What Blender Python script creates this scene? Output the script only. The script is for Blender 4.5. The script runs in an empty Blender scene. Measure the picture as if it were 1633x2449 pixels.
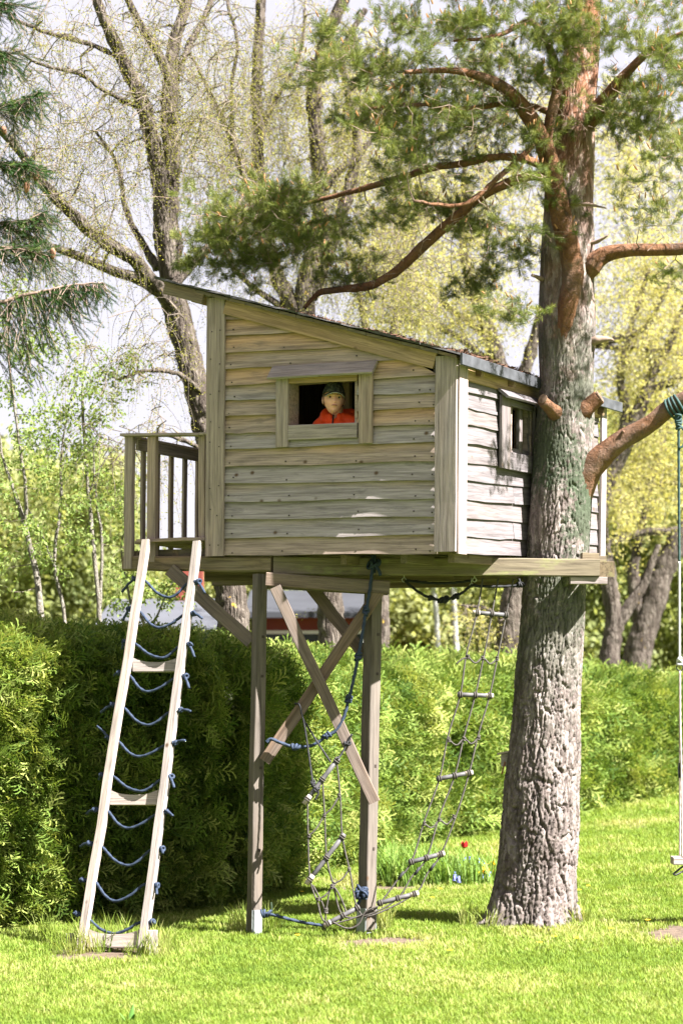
import bpy, math, random
import numpy as np
from mathutils import Vector, Matrix, Euler, noise

random.seed(7)
rng = np.random.default_rng(7)
SC = bpy.context.scene
COL = SC.collection

# ------------------------------------------------------------------ camera, sky, sun, exposure
# pixel helper: positions read off the photograph (1568 px wide copy) at a chosen distance Y
K = 1633 / 1568
F = 4898.0
CX = 816.5
HY = 1625.0
CAM_H = 1.95
cam_d = bpy.data.cameras.new('camera')
cam = bpy.data.objects.new('camera', cam_d)
COL.objects.link(cam)
cam.location = (0, 0, CAM_H)
cam.rotation_euler = (math.radians(90), 0, 0)
cam_d.sensor_fit = 'AUTO'
cam_d.sensor_width = 36.0
cam_d.lens = F / 2449 * 36.0
cam_d.shift_y = (HY - 1224.5) / 2449
cam_d.clip_start = 0.1
cam_d.clip_end = 2000
cam_d.dof.use_dof = True
cam_d.dof.focus_distance = 15.4
cam_d.dof.aperture_fstop = 2.2
SC.camera = cam

SUN_EL = math.radians(48)
SUN_AZ = math.radians(-30.5)          # measured from +x towards the camera
S = Vector((math.cos(SUN_AZ) * math.cos(SUN_EL), math.sin(SUN_AZ) * math.cos(SUN_EL), math.sin(SUN_EL)))
world = bpy.data.worlds.new('World')
SC.world = world
world.use_nodes = True
wn = world.node_tree
wn.nodes.clear()
wo = wn.nodes.new('ShaderNodeOutputWorld')
wb = wn.nodes.new('ShaderNodeBackground')
sk = wn.nodes.new('ShaderNodeTexSky')
sk.sky_type = 'NISHITA'
sk.sun_disc = False
sk.sun_elevation = SUN_EL
sk.sun_rotation = math.atan2(S.x, S.y)
sk.air_density = 1.0
sk.dust_density = 2.5
sk.ozone_density = 1.0
wb.inputs['Strength'].default_value = 0.05
hz = wn.nodes.new('ShaderNodeMix')            # thin white cloud veil over the whole sky
hz.data_type = 'RGBA'
hz.inputs[0].default_value = 0.92
wn.links.new(sk.outputs[0], hz.inputs[6])
hz.inputs[7].default_value = (2.86, 2.74, 3.05, 1)
wn.links.new(hz.outputs[2], wb.inputs[0])
wn.links.new(wb.outputs[0], wo.inputs[0])
sun_d = bpy.data.lights.new('sun', 'SUN')
sun_d.energy = 5.0
sun_d.angle = math.radians(0.5)
sun_d.color = (1.0, 0.96, 0.92)
sun = bpy.data.objects.new('sun', sun_d)
COL.objects.link(sun)
sun.rotation_euler = S.to_track_quat('Z', 'Y').to_euler()
SC.view_settings.view_transform = 'Standard'
SC.view_settings.look = 'None'
SC.view_settings.exposure = 2.8
SC.view_settings.gamma = 1.0
SC.view_settings.use_curve_mapping = False
SC.render.engine = 'CYCLES'
SC.cycles.use_denoising = True
SC.cycles.max_bounces = 8
SC.cycles.transparent_max_bounces = 8
SC.cycles.sample_clamp_indirect = 6.0


# ------------------------------------------------------------------ helpers
def ray(px, py):
    return Vector(((px * K - CX) / F, 1.0, (HY - py * K) / F))


def at(px, py, Y):
    r = ray(px, py)
    return Vector((r.x * Y, Y, CAM_H + r.z * Y))


def ground_z(x, y):
    z = 0.02 * x + 0.0
    if x > 2.0:
        z += 0.03 * min(x - 2.0, 8.0)
    if y > 17:
        z += 0.008 * min(y - 17, 25)
    return z


def ground_hit(px, py):
    r = ray(px, py)
    Y = 15.0
    for _ in range(30):
        z = ground_z(r.x * Y, Y)
        Y = (z - CAM_H) / r.z
    return Vector((r.x * Y, Y, ground_z(r.x * Y, Y)))


def wpx(w, Y):
    """width in photo pixels -> metres at distance Y"""
    return w * K / F * Y


WM = {}


def thing(name, label, cat, loc=(0, 0, 0), group=None, M=None):
    o = bpy.data.objects.new(name, None)
    COL.objects.link(o)
    o.empty_display_size = 0.1
    Mw = M if M is not None else Matrix.Translation(Vector(loc))
    o.matrix_world = Mw
    WM[o.name] = Mw.copy()
    o['label'] = label
    o['category'] = cat
    if group:
        o['group'] = group
    return o


def put(name, me, mat=None, parent=None, M=None, local=False, kind=None, label=None):
    """link a mesh as one object; M is a world matrix unless local"""
    o = bpy.data.objects.new(name, me)
    COL.objects.link(o)
    if mat is not None and len(me.materials) == 0:
        me.materials.append(mat)
    M = M if M is not None else Matrix.Identity(4)
    if parent is not None:
        o.parent = parent
        pw = WM[parent.name]
        lm = M if local else pw.inverted() @ M
        o.matrix_local = lm
        WM[o.name] = pw @ lm
    else:
        o.matrix_world = M
        WM[o.name] = M.copy()
    if kind:
        o['kind'] = kind
    if label:
        o['label'] = label
    return o


def tag(o, label, cat, group=None):
    o['label'] = label
    o['category'] = cat
    if group:
        o['group'] = group
    return o


def mesh(name, v, f, smooth=False):
    me = bpy.data.meshes.new(name)
    me.from_pydata([tuple(p) for p in v], [], f)
    if smooth:
        me.polygons.foreach_set('use_smooth', [True] * len(me.polygons))
    me.update()
    return me


class MB:
    def __init__(self):
        self.v = []
        self.f = []

    def box(self, c, s, R=None):
        c = Vector(c)
        n = len(self.v)
        for dx, dy, dz in ((-1, -1, -1), (1, -1, -1), (1, 1, -1), (-1, 1, -1), (-1, -1, 1), (1, -1, 1), (1, 1, 1), (-1, 1, 1)):
            p = Vector((dx * s[0] / 2, dy * s[1] / 2, dz * s[2] / 2))
            if R is not None:
                p = R @ p
            self.v.append(c + p)
        for q in ((0, 3, 2, 1), (4, 5, 6, 7), (0, 1, 5, 4), (1, 2, 6, 5), (2, 3, 7, 6), (3, 0, 4, 7)):
            self.f.append(tuple(n + i for i in q))

    def tube(self, pts, rad, n=6, cap=True, twist=0.0, lobes=0.0):
        pts = [Vector(p) for p in pts]
        m = len(pts)
        if m < 2:
            return
        if not hasattr(rad, '__len__'):
            rad = [rad] * m
        t = (pts[1] - pts[0]).normalized()
        a = t.orthogonal().normalized()
        base = len(self.v)
        s = 0.0
        for i in range(m):
            if i == 0:
                t2 = pts[1] - pts[0]
            elif i == m - 1:
                t2 = pts[-1] - pts[-2]
            else:
                t2 = pts[i + 1] - pts[i - 1]
            if t2.length < 1e-9:
                t2 = t
            t2 = t2.normalized()
            a = a - t2 * a.dot(t2)
            a = a.normalized() if a.length > 1e-6 else t2.orthogonal().normalized()
            b = t2.cross(a)
            if i:
                s += (pts[i] - pts[i - 1]).length
            for k in range(n):
                ph = 2 * math.pi * k / n
                rr = rad[i]
                if lobes:
                    rr *= 1 + lobes * math.cos(3 * ph - twist * s)
                self.v.append(pts[i] + (a * math.cos(ph) + b * math.sin(ph)) * rr)
            t = t2
        for i in range(m - 1):
            for k in range(n):
                k2 = (k + 1) % n
                self.f.append((base + i * n + k, base + i * n + k2, base + (i + 1) * n + k2, base + (i + 1) * n + k))
        if cap:
            self.f.append(tuple(base + k for k in reversed(range(n))))
            self.f.append(tuple(base + (m - 1) * n + k for k in range(n)))

    def torus(self, c, axis, R, r, n=12, m=6, squash=1.0):
        axis = Vector(axis).normalized()
        a = axis.orthogonal().normalized()
        b = axis.cross(a)
        pts = []
        for i in range(n + 1):
            ph = 2 * math.pi * i / n
            pts.append(Vector(c) + a * math.cos(ph) * R + b * math.sin(ph) * R * squash)
        self.tube(pts, r, m, cap=False)

    def build(self, name, mat, parent=None, smooth=True, kind=None, label=None, M=None):
        me = mesh(name, self.v, self.f, smooth)
        o = put(name, me, mat, None, None, kind=kind, label=label)
        if parent is not None:
            o.parent = parent
            lm = WM[parent.name].inverted()
            o.matrix_local = lm
            WM[o.name] = Matrix.Identity(4)
        return o


def catmull(pts, sub=5):
    pts = [Vector(p) for p in pts]
    if len(pts) < 3:
        out = []
        for i in range(len(pts) - 1):
            for k in range(sub):
                out.append(pts[i].lerp(pts[i + 1], k / sub))
        return out + [pts[-1]]
    P = [pts[0] * 2 - pts[1]] + pts + [pts[-1] * 2 - pts[-2]]
    out = []
    for i in range(1, len(P) - 2):
        p0, p1, p2, p3 = P[i - 1], P[i], P[i + 1], P[i + 2]
        for k in range(sub):
            t = k / sub
            out.append(0.5 * ((2 * p1) + (p2 - p0) * t + (2 * p0 - 5 * p1 + 4 * p2 - p3) * t * t + (3 * p1 - p0 - 3 * p2 + p3) * t * t * t))
    return out + [pts[-1]]


# ------------------------------------------------------------------ node helpers
def newmat(name):
    m = bpy.data.materials.new(name)
    m.use_nodes = True
    nt = m.node_tree
    nt.nodes.clear()
    out = nt.nodes.new('ShaderNodeOutputMaterial')
    bs = nt.nodes.new('ShaderNodeBsdfPrincipled')
    nt.links.new(bs.outputs[0], out.inputs[0])
    bs.inputs['Specular IOR Level'].default_value = 0.25
    return m, nt, bs, out


def nd(nt, t, **kw):
    n = nt.nodes.new(t)
    for k, v in kw.items():
        if k in n.inputs:
            n.inputs[k].default_value = v
        else:
            setattr(n, k, v)
    return n


def lk(nt, a, b):
    nt.links.new(a, b)


def math_n(nt, op, a, b=None, clamp=False):
    n = nt.nodes.new('ShaderNodeMath')
    n.operation = op
    n.use_clamp = clamp
    for i, x in enumerate((a, b)):
        if x is None:
            continue
        if isinstance(x, (int, float)):
            n.inputs[i].default_value = x
        else:
            nt.links.new(x, n.inputs[i])
    return n.outputs[0]


def vmath(nt, op, a, b):
    n = nt.nodes.new('ShaderNodeVectorMath')
    n.operation = op
    for i, x in enumerate((a, b)):
        if isinstance(x, (tuple, list)):
            n.inputs[i].default_value = x
        elif isinstance(x, (int, float)):
            n.inputs[i].default_value = (x, x, x)
        else:
            nt.links.new(x, n.inputs[i])
    return n.outputs[0]


def ramp(nt, fac, stops):
    n = nt.nodes.new('ShaderNodeValToRGB')
    e = n.color_ramp.elements
    while len(e) < len(stops):
        e.new(0.5)
    for i, (p, c) in enumerate(stops):
        e[i].position = p
        e[i].color = (*c, 1) if len(c) == 3 else c
    nt.links.new(fac, n.inputs[0])
    return n.outputs[0]


def mix(nt, fac, a, b, blend='MIX'):
    n = nt.nodes.new('ShaderNodeMix')
    n.data_type = 'RGBA'
    n.blend_type = blend
    for key, x in ((0, fac), (6, a), (7, b)):
        if isinstance(x, (int, float)):
            n.inputs[key].default_value = x
        elif isinstance(x, (tuple, list)):
            n.inputs[key].default_value = (*x, 1) if len(x) == 3 else x
        else:
            nt.links.new(x, n.inputs[key])
    return n.outputs[2]


def noise_n(nt, vec, scale, detail=4, rough=0.55, dist=0.0):
    n = nt.nodes.new('ShaderNodeTexNoise')
    n.inputs['Scale'].default_value = scale
    n.inputs['Detail'].default_value = detail
    n.inputs['Roughness'].default_value = rough
    n.inputs['Distortion'].default_value = dist
    nt.links.new(vec, n.inputs['Vector'])
    return n.outputs['Fac']


def bump(nt, bs, h, strength, dist):
    n = nt.nodes.new('ShaderNodeBump')
    n.inputs['Strength'].default_value = strength
    n.inputs['Distance'].default_value = dist
    nt.links.new(h, n.inputs['Height'])
    nt.links.new(n.outputs[0], bs.inputs['Normal'])


def wood_mat(name, grey, warm, dark, warm_amt=0.4, top_warm=0.0, knots=True, moss=0.0):
    """weathered softwood, grain along local X"""
    m, nt, bs, out = newmat(name)
    tc = nt.nodes.new('ShaderNodeTexCoord')
    oi = nt.nodes.new('ShaderNodeObjectInfo')
    off = vmath(nt, 'MULTIPLY', oi.outputs['Random'], (37.0, 11.0, 23.0))
    comb = nt.nodes.new('ShaderNodeCombineXYZ')
    for i in range(3):
        lk(nt, oi.outputs['Random'], comb.inputs[i])
    off = vmath(nt, 'MULTIPLY', comb.outputs[0], (37.0, 11.0, 23.0))
    p = vmath(nt, 'ADD', tc.outputs['Object'], off)
    # grain
    g1 = noise_n(nt, vmath(nt, 'MULTIPLY', p, (1.3, 26, 26)), 1.6, 5, 0.6, 0.6)
    g2 = noise_n(nt, vmath(nt, 'MULTIPLY', p, (4, 150, 150)), 1.0, 3, 0.6, 0.2)
    low = noise_n(nt, vmath(nt, 'MULTIPLY', p, (1.0, 5, 5)), 1.2, 4, 0.6, 0.4)
    # knots
    vo = nt.nodes.new('ShaderNodeTexVoronoi')
    vo.feature = 'F1'
    vo.inputs['Scale'].default_value = 1.0
    lk(nt, vmath(nt, 'MULTIPLY', p, (6.5, 8, 8)), vo.inputs['Vector'])
    kn = math_n(nt, 'SUBTRACT', 1.0, math_n(nt, 'MULTIPLY', vo.outputs['Distance'], 6.0), clamp=True)
    sel = nt.nodes.new('ShaderNodeSeparateColor')
    lk(nt, vo.outputs['Color'], sel.inputs[0])
    keep = math_n(nt, 'GREATER_THAN', sel.outputs[0], 0.78)
    kn = math_n(nt, 'MULTIPLY', kn, keep)
    fac = math_n(nt, 'ADD', math_n(nt, 'MULTIPLY', low, 1.6), math_n(nt, 'MULTIPLY', oi.outputs['Random'], 1.0))
    fac = math_n(nt, 'ADD', fac, warm_amt - 1.5)
    if top_warm:
        sp = nt.nodes.new('ShaderNodeSeparateXYZ')
        lk(nt, tc.outputs['Generated'], sp.inputs[0])
        t = math_n(nt, 'MULTIPLY', math_n(nt, 'SUBTRACT', sp.outputs[2], 0.45), top_warm)
        fac = math_n(nt, 'ADD', fac, t)
    fac = math_n(nt, 'MULTIPLY', fac, 1.0, clamp=True)
    c = mix(nt, fac, grey, warm)
    gr = ramp(nt, g1, [(0.28, (0.40, 0.38, 0.36)), (0.55, (1, 1, 1)), (0.78, (1.18, 1.16, 1.12))])
    c = mix(nt, 0.85, c, gr, 'MULTIPLY')
    gr2 = ramp(nt, g2, [(0.3, (0.66, 0.64, 0.62)), (0.6, (1.08, 1.08, 1.08))])
    c = mix(nt, 0.8, c, gr2, 'MULTIPLY')
    # grey/black weather streaks
    st = noise_n(nt, vmath(nt, 'MULTIPLY', p, (2.2, 14, 14)), 1.0, 5, 0.65, 0.8)
    c = mix(nt, math_n(nt, 'MULTIPLY', math_n(nt, 'SUBTRACT', st, 0.56), 5.0, clamp=True), c, dark)
    ck = noise_n(nt, vmath(nt, 'MULTIPLY', p, (1.8, 70, 70)), 1.0, 3, 0.55, 0.35)
    c = mix(nt, math_n(nt, 'MULTIPLY', math_n(nt, 'SUBTRACT', ck, 0.60), 9.0, clamp=True), c, mix(nt, 0.7, c, dark))
    if knots:
        c = mix(nt, math_n(nt, 'MULTIPLY', kn, 1.5, clamp=True), c, (0.075, 0.045, 0.025))
    if moss:
        mo = noise_n(nt, vmath(nt, 'MULTIPLY', p, (1.5, 5, 5)), 2.0, 5, 0.65)
        c = mix(nt, math_n(nt, 'MULTIPLY', math_n(nt, 'SUBTRACT', mo, 0.62 - moss), 5.0, clamp=True), c, (0.20, 0.21, 0.08))
    lk(nt, c, bs.inputs['Base Color'])
    bs.inputs['Roughness'].default_value = 0.78
    h = math_n(nt, 'ADD', math_n(nt, 'MULTIPLY', g1, 0.7), math_n(nt, 'MULTIPLY', g2, 0.5))
    bump(nt, bs, h, 0.55, 0.004)
    return m


def leaf_mat(name, c0, c1, c2, trans=0.45, rough=0.5, island=False):
    """foliage: colour varies with the instance's own tint attribute"""
    m, nt, bs, out = newmat(name)
    at_ = nt.nodes.new('ShaderNodeAttribute')
    at_.attribute_name = 'tint'
    at_.attribute_type = 'INSTANCER'
    fac = at_.outputs['Fac']
    c = ramp(nt, fac, [(0.0, c0), (0.5, c1), (1.0, c2)])
    geo = nt.nodes.new('ShaderNodeNewGeometry')
    rv = math_n(nt, 'ADD', math_n(nt, 'MULTIPLY', geo.outputs['Random Per Island'], 0.5), 0.75)
    cm = nt.nodes.new('ShaderNodeCombineXYZ')
    for i in range(3):
        lk(nt, rv, cm.inputs[i])
    c = mix(nt, 1.0, c, cm.outputs[0], 'MULTIPLY')
    lk(nt, c, bs.inputs['Base Color'])
    bs.inputs['Roughness'].default_value = rough
    bs.inputs['Specular IOR Level'].default_value = 0.1
    tr = nt.nodes.new('ShaderNodeBsdfTranslucent')
    c2_ = mix(nt, 1.0, c, (1.25, 1.2, 0.7), 'MULTIPLY')
    lk(nt, c2_, tr.inputs[0])
    mx = nt.nodes.new('ShaderNodeMixShader')
    mx.inputs[0].default_value = trans
    lk(nt, bs.outputs[0], mx.inputs[1])
    lk(nt, tr.outputs[0], mx.inputs[2])
    lk(nt, mx.outputs[0], out.inputs[0])
    return m


def plain(name, col, rough=0.6, var=0.25, scale=6.0, metal=0.0, bmp=0.0):
    m, nt, bs, out = newmat(name)
    tc = nt.nodes.new('ShaderNodeTexCoord')
    n = noise_n(nt, tc.outputs['Object'], scale, 5, 0.6)
    lo = tuple(x * (1 - var) for x in col)
    hi = tuple(min(1, x * (1 + var)) for x in col)
    lk(nt, ramp(nt, n, [(0.3, lo), (0.7, hi)]), bs.inputs['Base Color'])
    bs.inputs['Roughness'].default_value = rough
    bs.inputs['Metallic'].default_value = metal
    if bmp:
        bump(nt, bs, n, 0.5, bmp)
    return m


def bark_mat(name, a, b, c, scale=1.0, plate=False, lichen=0.0, lichen_shade_col=(0.2, 0.24, 0.13), spots=0.0, stretch=0.22, orange=None, oz=(4.0, 6.5)):
    m, nt, bs, out = newmat(name)
    tc = nt.nodes.new('ShaderNodeTexCoord')
    P = tc.outputs['Object']
    d = nt.nodes.new('ShaderNodeTexNoise')
    d.inputs['Scale'].default_value = 7 * scale
    d.inputs['Detail'].default_value = 3
    lk(nt, P, d.inputs['Vector'])
    pd = vmath(nt, 'ADD', P, vmath(nt, 'MULTIPLY', d.outputs['Color'], (0.06, 0.06, 0.06)))
    q = vmath(nt, 'MULTIPLY', pd, (1, 1, stretch))
    vo = nt.nodes.new('ShaderNodeTexVoronoi')
    vo.feature = 'DISTANCE_TO_EDGE'
    vo.inputs['Scale'].default_value = 26 * scale
    lk(nt, q, vo.inputs['Vector'])
    vc = nt.nodes.new('ShaderNodeTexVoronoi')
    vc.inputs['Scale'].default_value = 26 * scale
    lk(nt, q, vc.inputs['Vector'])
    sepc = nt.nodes.new('ShaderNodeSeparateColor')
    lk(nt, vc.outputs['Color'], sepc.inputs[0])
    n1 = noise_n(nt, q, 60 * scale, 6, 0.7)
    n2 = noise_n(nt, P, 3.0, 5, 0.6)
    f = math_n(nt, 'ADD', math_n(nt, 'MULTIPLY', n1, 0.7), math_n(nt, 'MULTIPLY', sepc.outputs[0], 0.35))
    col = ramp(nt, f, [(0.25, a), (0.5, b), (0.8, c)])
    if plate:
        pa = nt.nodes.new('ShaderNodeAttribute')
        pa.attribute_name = 'plate'
        pr = math_n(nt, 'ADD', math_n(nt, 'MULTIPLY', pa.outputs['Fac'], 0.7), 0.62)
        cmb = nt.nodes.new('ShaderNodeCombineXYZ')
        for i in range(3):
            lk(nt, pr, cmb.inputs[i])
        col = mix(nt, 1.0, col, cmb.outputs[0], 'MULTIPLY')
    if orange:
        sp = nt.nodes.new('ShaderNodeSeparateXYZ')
        geo = nt.nodes.new('ShaderNodeNewGeometry')
        lk(nt, geo.outputs['Position'], sp.inputs[0])
        h = math_n(nt, 'DIVIDE', math_n(nt, 'SUBTRACT', sp.outputs[2], oz[0]), oz[1] - oz[0])
        h = math_n(nt, 'ADD', h, math_n(nt, 'MULTIPLY', math_n(nt, 'SUBTRACT', n2, 0.5), 2.2), clamp=True)
        oc = ramp(nt, f, [(0.25, tuple(x * 0.55 for x in orange)), (0.55, orange), (0.85, (0.46, 0.36, 0.31))])
        col = mix(nt, h, col, oc)
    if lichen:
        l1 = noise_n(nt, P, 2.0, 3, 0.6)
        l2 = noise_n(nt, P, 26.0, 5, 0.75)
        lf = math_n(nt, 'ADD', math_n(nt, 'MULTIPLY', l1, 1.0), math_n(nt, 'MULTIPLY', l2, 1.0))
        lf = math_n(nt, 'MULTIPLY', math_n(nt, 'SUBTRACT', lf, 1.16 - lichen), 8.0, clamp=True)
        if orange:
            # lichen; its dark band at house height also paints in crown shade
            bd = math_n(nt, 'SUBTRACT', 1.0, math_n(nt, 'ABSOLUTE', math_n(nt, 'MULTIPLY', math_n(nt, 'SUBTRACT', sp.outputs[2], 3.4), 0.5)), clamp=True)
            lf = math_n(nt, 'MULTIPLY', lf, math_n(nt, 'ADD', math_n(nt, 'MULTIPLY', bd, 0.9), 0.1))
        col = mix(nt, lf, col, mix(nt, l2, tuple(x * 0.6 for x in lichen_shade_col), tuple(x * 1.5 for x in lichen_shade_col)))
    if spots:
        s1 = noise_n(nt, P, 5.0, 4, 0.7)
        sf = math_n(nt, 'MULTIPLY', math_n(nt, 'SUBTRACT', s1, 0.70 - spots), 14.0, clamp=True)
        col = mix(nt, sf, col, (0.50, 0.33, 0.03))
    lk(nt, col, bs.inputs['Base Color'])
    bs.inputs['Roughness'].default_value = 0.9
    bs.inputs['Specular IOR Level'].default_value = 0.1
    e = math_n(nt, 'MULTIPLY', vo.outputs['Distance'], 3.0, clamp=True)
    hgt = math_n(nt, 'ADD', math_n(nt, 'MULTIPLY', e, 0.8), math_n(nt, 'MULTIPLY', n1, 0.4))
    bump(nt, bs, n1 if plate else hgt, 0.6 if plate else 0.9, 0.02 / scale)
    return m


# ------------------------------------------------------------------ scatter: many copies of small meshes as ONE stuff object
_groups = {}


def src_obj(name, v, f, mat):
    me = mesh(name, v, f)
    me.materials.append(mat)
    return bpy.data.objects.new(name, me)          # never linked: only read by the node group


def scatter_group(srcs):
    key = tuple(s.name for s in srcs)
    if key in _groups:
        return _groups[key]
    g = bpy.data.node_groups.new('scatter', 'GeometryNodeTree')
    g.interface.new_socket('Geometry', in_out='INPUT', socket_type='NodeSocketGeometry')
    g.interface.new_socket('Geometry', in_out='OUTPUT', socket_type='NodeSocketGeometry')
    gi = g.nodes.new('NodeGroupInput')
    go = g.nodes.new('NodeGroupOutput')
    ip = g.nodes.new('GeometryNodeInstanceOnPoints')
    jn = g.nodes.new('GeometryNodeJoinGeometry')
    for s in srcs:
        oi = g.nodes.new('GeometryNodeObjectInfo')
        oi.inputs['Object'].default_value = s
        oi.inputs['As Instance'].default_value = False
        ti = g.nodes.new('GeometryNodeGeometryToInstance')
        g.links.new(oi.outputs['Geometry'], ti.inputs[0])
        g.links.new(ti.outputs[0], jn.inputs[0])
    g.links.new(gi.outputs[0], ip.inputs['Points'])
    g.links.new(jn.outputs[0], ip.inputs['Instance'])
    ip.inputs['Pick Instance'].default_value = True

    def named(n, t):
        a = g.nodes.new('GeometryNodeInputNamedAttribute')
        a.data_type = t
        a.inputs['Name'].default_value = n
        return a.outputs['Attribute']
    g.links.new(named('pick', 'INT'), ip.inputs['Instance Index'])
    g.links.new(named('rot', 'FLOAT_VECTOR'), ip.inputs['Rotation'])
    g.links.new(named('scl', 'FLOAT'), ip.inputs['Scale'])
    g.links.new(ip.outputs[0], go.inputs[0])
    _groups[key] = g
    return g


def scatter(name, pos, rot, scl, tint, srcs, parent=None, label=None):
    pos = np.asarray(pos, dtype=np.float32).reshape(-1, 3)
    n = len(pos)
    me = bpy.data.meshes.new(name)
    me.vertices.add(n)
    me.vertices.foreach_set('co', pos.ravel())
    a = me.attributes.new('rot', 'FLOAT_VECTOR', 'POINT')
    a.data.foreach_set('vector', np.asarray(rot, dtype=np.float32).ravel())
    a = me.attributes.new('scl', 'FLOAT', 'POINT')
    a.data.foreach_set('value', np.asarray(scl, dtype=np.float32).ravel())
    a = me.attributes.new('tint', 'FLOAT', 'POINT')
    a.data.foreach_set('value', np.asarray(tint, dtype=np.float32).ravel())
    a = me.attributes.new('pick', 'INT', 'POINT')
    a.data.foreach_set('value', rng.integers(0, len(srcs), n).astype(np.int32))
    me.update()
    for s in srcs:
        me.materials.append(s.data.materials[0])
        break
    o = put(name, me, None, parent, None, kind='stuff', label=label)
    md = o.modifiers.new('scatter', 'NODES')
    md.node_group = scatter_group(srcs)
    return o


def euler_from_dirs(d, roll=None):
    """Euler angles taking local +Z to each direction d (n x 3), with random roll"""
    d = np.asarray(d, dtype=float)
    d = d / (np.linalg.norm(d, axis=1, keepdims=True) + 1e-9)
    # R = Rz(c) Ry(b) Rx(a); with a=roll about z first is not available, so build by matrices
    n = len(d)
    roll = rng.uniform(0, 2 * math.pi, n) if roll is None else roll
    up = np.tile([0, 0, 1.0], (n, 1))
    bad = np.abs(d[:, 2]) > 0.98
    up[bad] = [1, 0, 0]
    x = np.cross(up, d)
    x /= np.linalg.norm(x, axis=1, keepdims=True)
    y = np.cross(d, x)
    c, s = np.cos(roll)[:, None], np.sin(roll)[:, None]
    x2 = x * c + y * s
    y2 = -x * s + y * c
    # matrix columns x2, y2, d
    sy = -x2[:, 2]
    b = np.arcsin(np.clip(sy, -1, 1))
    a = np.arctan2(y2[:, 2], d[:, 2])
    cz = np.arctan2(x2[:, 1], x2[:, 0])
    return np.stack([a, b, cz], axis=1)

# ------------------------------------------------------------------ materials
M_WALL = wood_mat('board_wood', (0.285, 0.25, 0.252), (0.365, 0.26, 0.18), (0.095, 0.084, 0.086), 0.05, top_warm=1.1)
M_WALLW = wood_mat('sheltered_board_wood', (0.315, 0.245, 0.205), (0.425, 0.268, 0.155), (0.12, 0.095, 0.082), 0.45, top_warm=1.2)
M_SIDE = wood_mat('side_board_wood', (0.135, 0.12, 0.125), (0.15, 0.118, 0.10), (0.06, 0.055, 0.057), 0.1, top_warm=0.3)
M_TRIM = wood_mat('trim_wood', (0.285, 0.228, 0.205), (0.35, 0.235, 0.165), (0.14, 0.115, 0.105), 0.35)
M_TRIMG = wood_mat('grey_trim_wood', (0.27, 0.228, 0.222), (0.30, 0.222, 0.175), (0.14, 0.124, 0.12), 0.1)
M_RAKE = wood_mat('rake_wood', (0.30, 0.215, 0.145), (0.37, 0.235, 0.125), (0.18, 0.12, 0.07), 0.7)
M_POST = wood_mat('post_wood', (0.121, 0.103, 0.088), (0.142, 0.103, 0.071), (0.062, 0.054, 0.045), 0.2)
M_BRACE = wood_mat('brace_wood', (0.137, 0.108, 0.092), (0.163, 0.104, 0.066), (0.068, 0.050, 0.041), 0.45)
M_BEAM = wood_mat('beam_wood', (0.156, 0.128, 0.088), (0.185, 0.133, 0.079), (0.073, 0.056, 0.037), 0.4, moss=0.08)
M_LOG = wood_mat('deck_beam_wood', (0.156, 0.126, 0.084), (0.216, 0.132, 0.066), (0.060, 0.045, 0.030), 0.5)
M_DARKW = wood_mat('joist_wood', (0.141, 0.115, 0.083), (0.179, 0.128, 0.077), (0.064, 0.051, 0.038), 0.5)  # plain wood tone of joists, floor and roof boards
M_LADDER = wood_mat('ladder_wood', (0.30, 0.262, 0.243), (0.34, 0.28, 0.23), (0.15, 0.13, 0.115), 0.3)
M_ROOF = plain('roofing_felt', (0.05, 0.048, 0.046), 0.85, 0.4, 12, bmp=0.01)
M_FASCIA = plain('weathered_fascia', (0.045, 0.047, 0.053), 0.7, 0.5, 9, bmp=0.003)
M_ZINC = plain('galvanised_steel', (0.24, 0.26, 0.27), 0.5, 0.15, 14, metal=0.3)
M_IRON = plain('dark_iron', (0.05, 0.05, 0.05), 0.5, 0.2, 20, metal=0.6)
M_STEEL = plain('bright_steel', (0.5, 0.5, 0.5), 0.35, 0.1, 20, metal=0.9)
M_BLUE = plain('navy_rope', (0.022, 0.033, 0.058), 0.75, 0.45, 90)
M_BLACK = plain('black_rope', (0.018, 0.018, 0.02), 0.7, 0.3, 90)
M_GREYR = plain('grey_rope', (0.055, 0.049, 0.043), 0.85, 0.35, 60)
M_GREENR = plain('dark_green_rope', (0.025, 0.052, 0.049), 0.75, 0.35, 60)
M_WHITER = plain('white_rope', (0.372, 0.372, 0.360), 0.8, 0.15, 60)
M_PINKR = plain('faded_pink_rope', (0.336, 0.282, 0.258), 0.8, 0.2, 60)
M_RUNG = plain('grey_rung', (0.072, 0.069, 0.072), 0.55, 0.25, 20)
M_RUNGEND = plain('bare_rung_end', (0.330, 0.282, 0.240), 0.7, 0.15, 20)
M_HOLE = plain('nail_head', (0.04, 0.03, 0.025), 0.6, 0.2, 20)
M_INSIDE = wood_mat('inside_wood', (0.080, 0.060, 0.040), (0.112, 0.072, 0.040), (0.040, 0.028, 0.020), 0.4)

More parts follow.
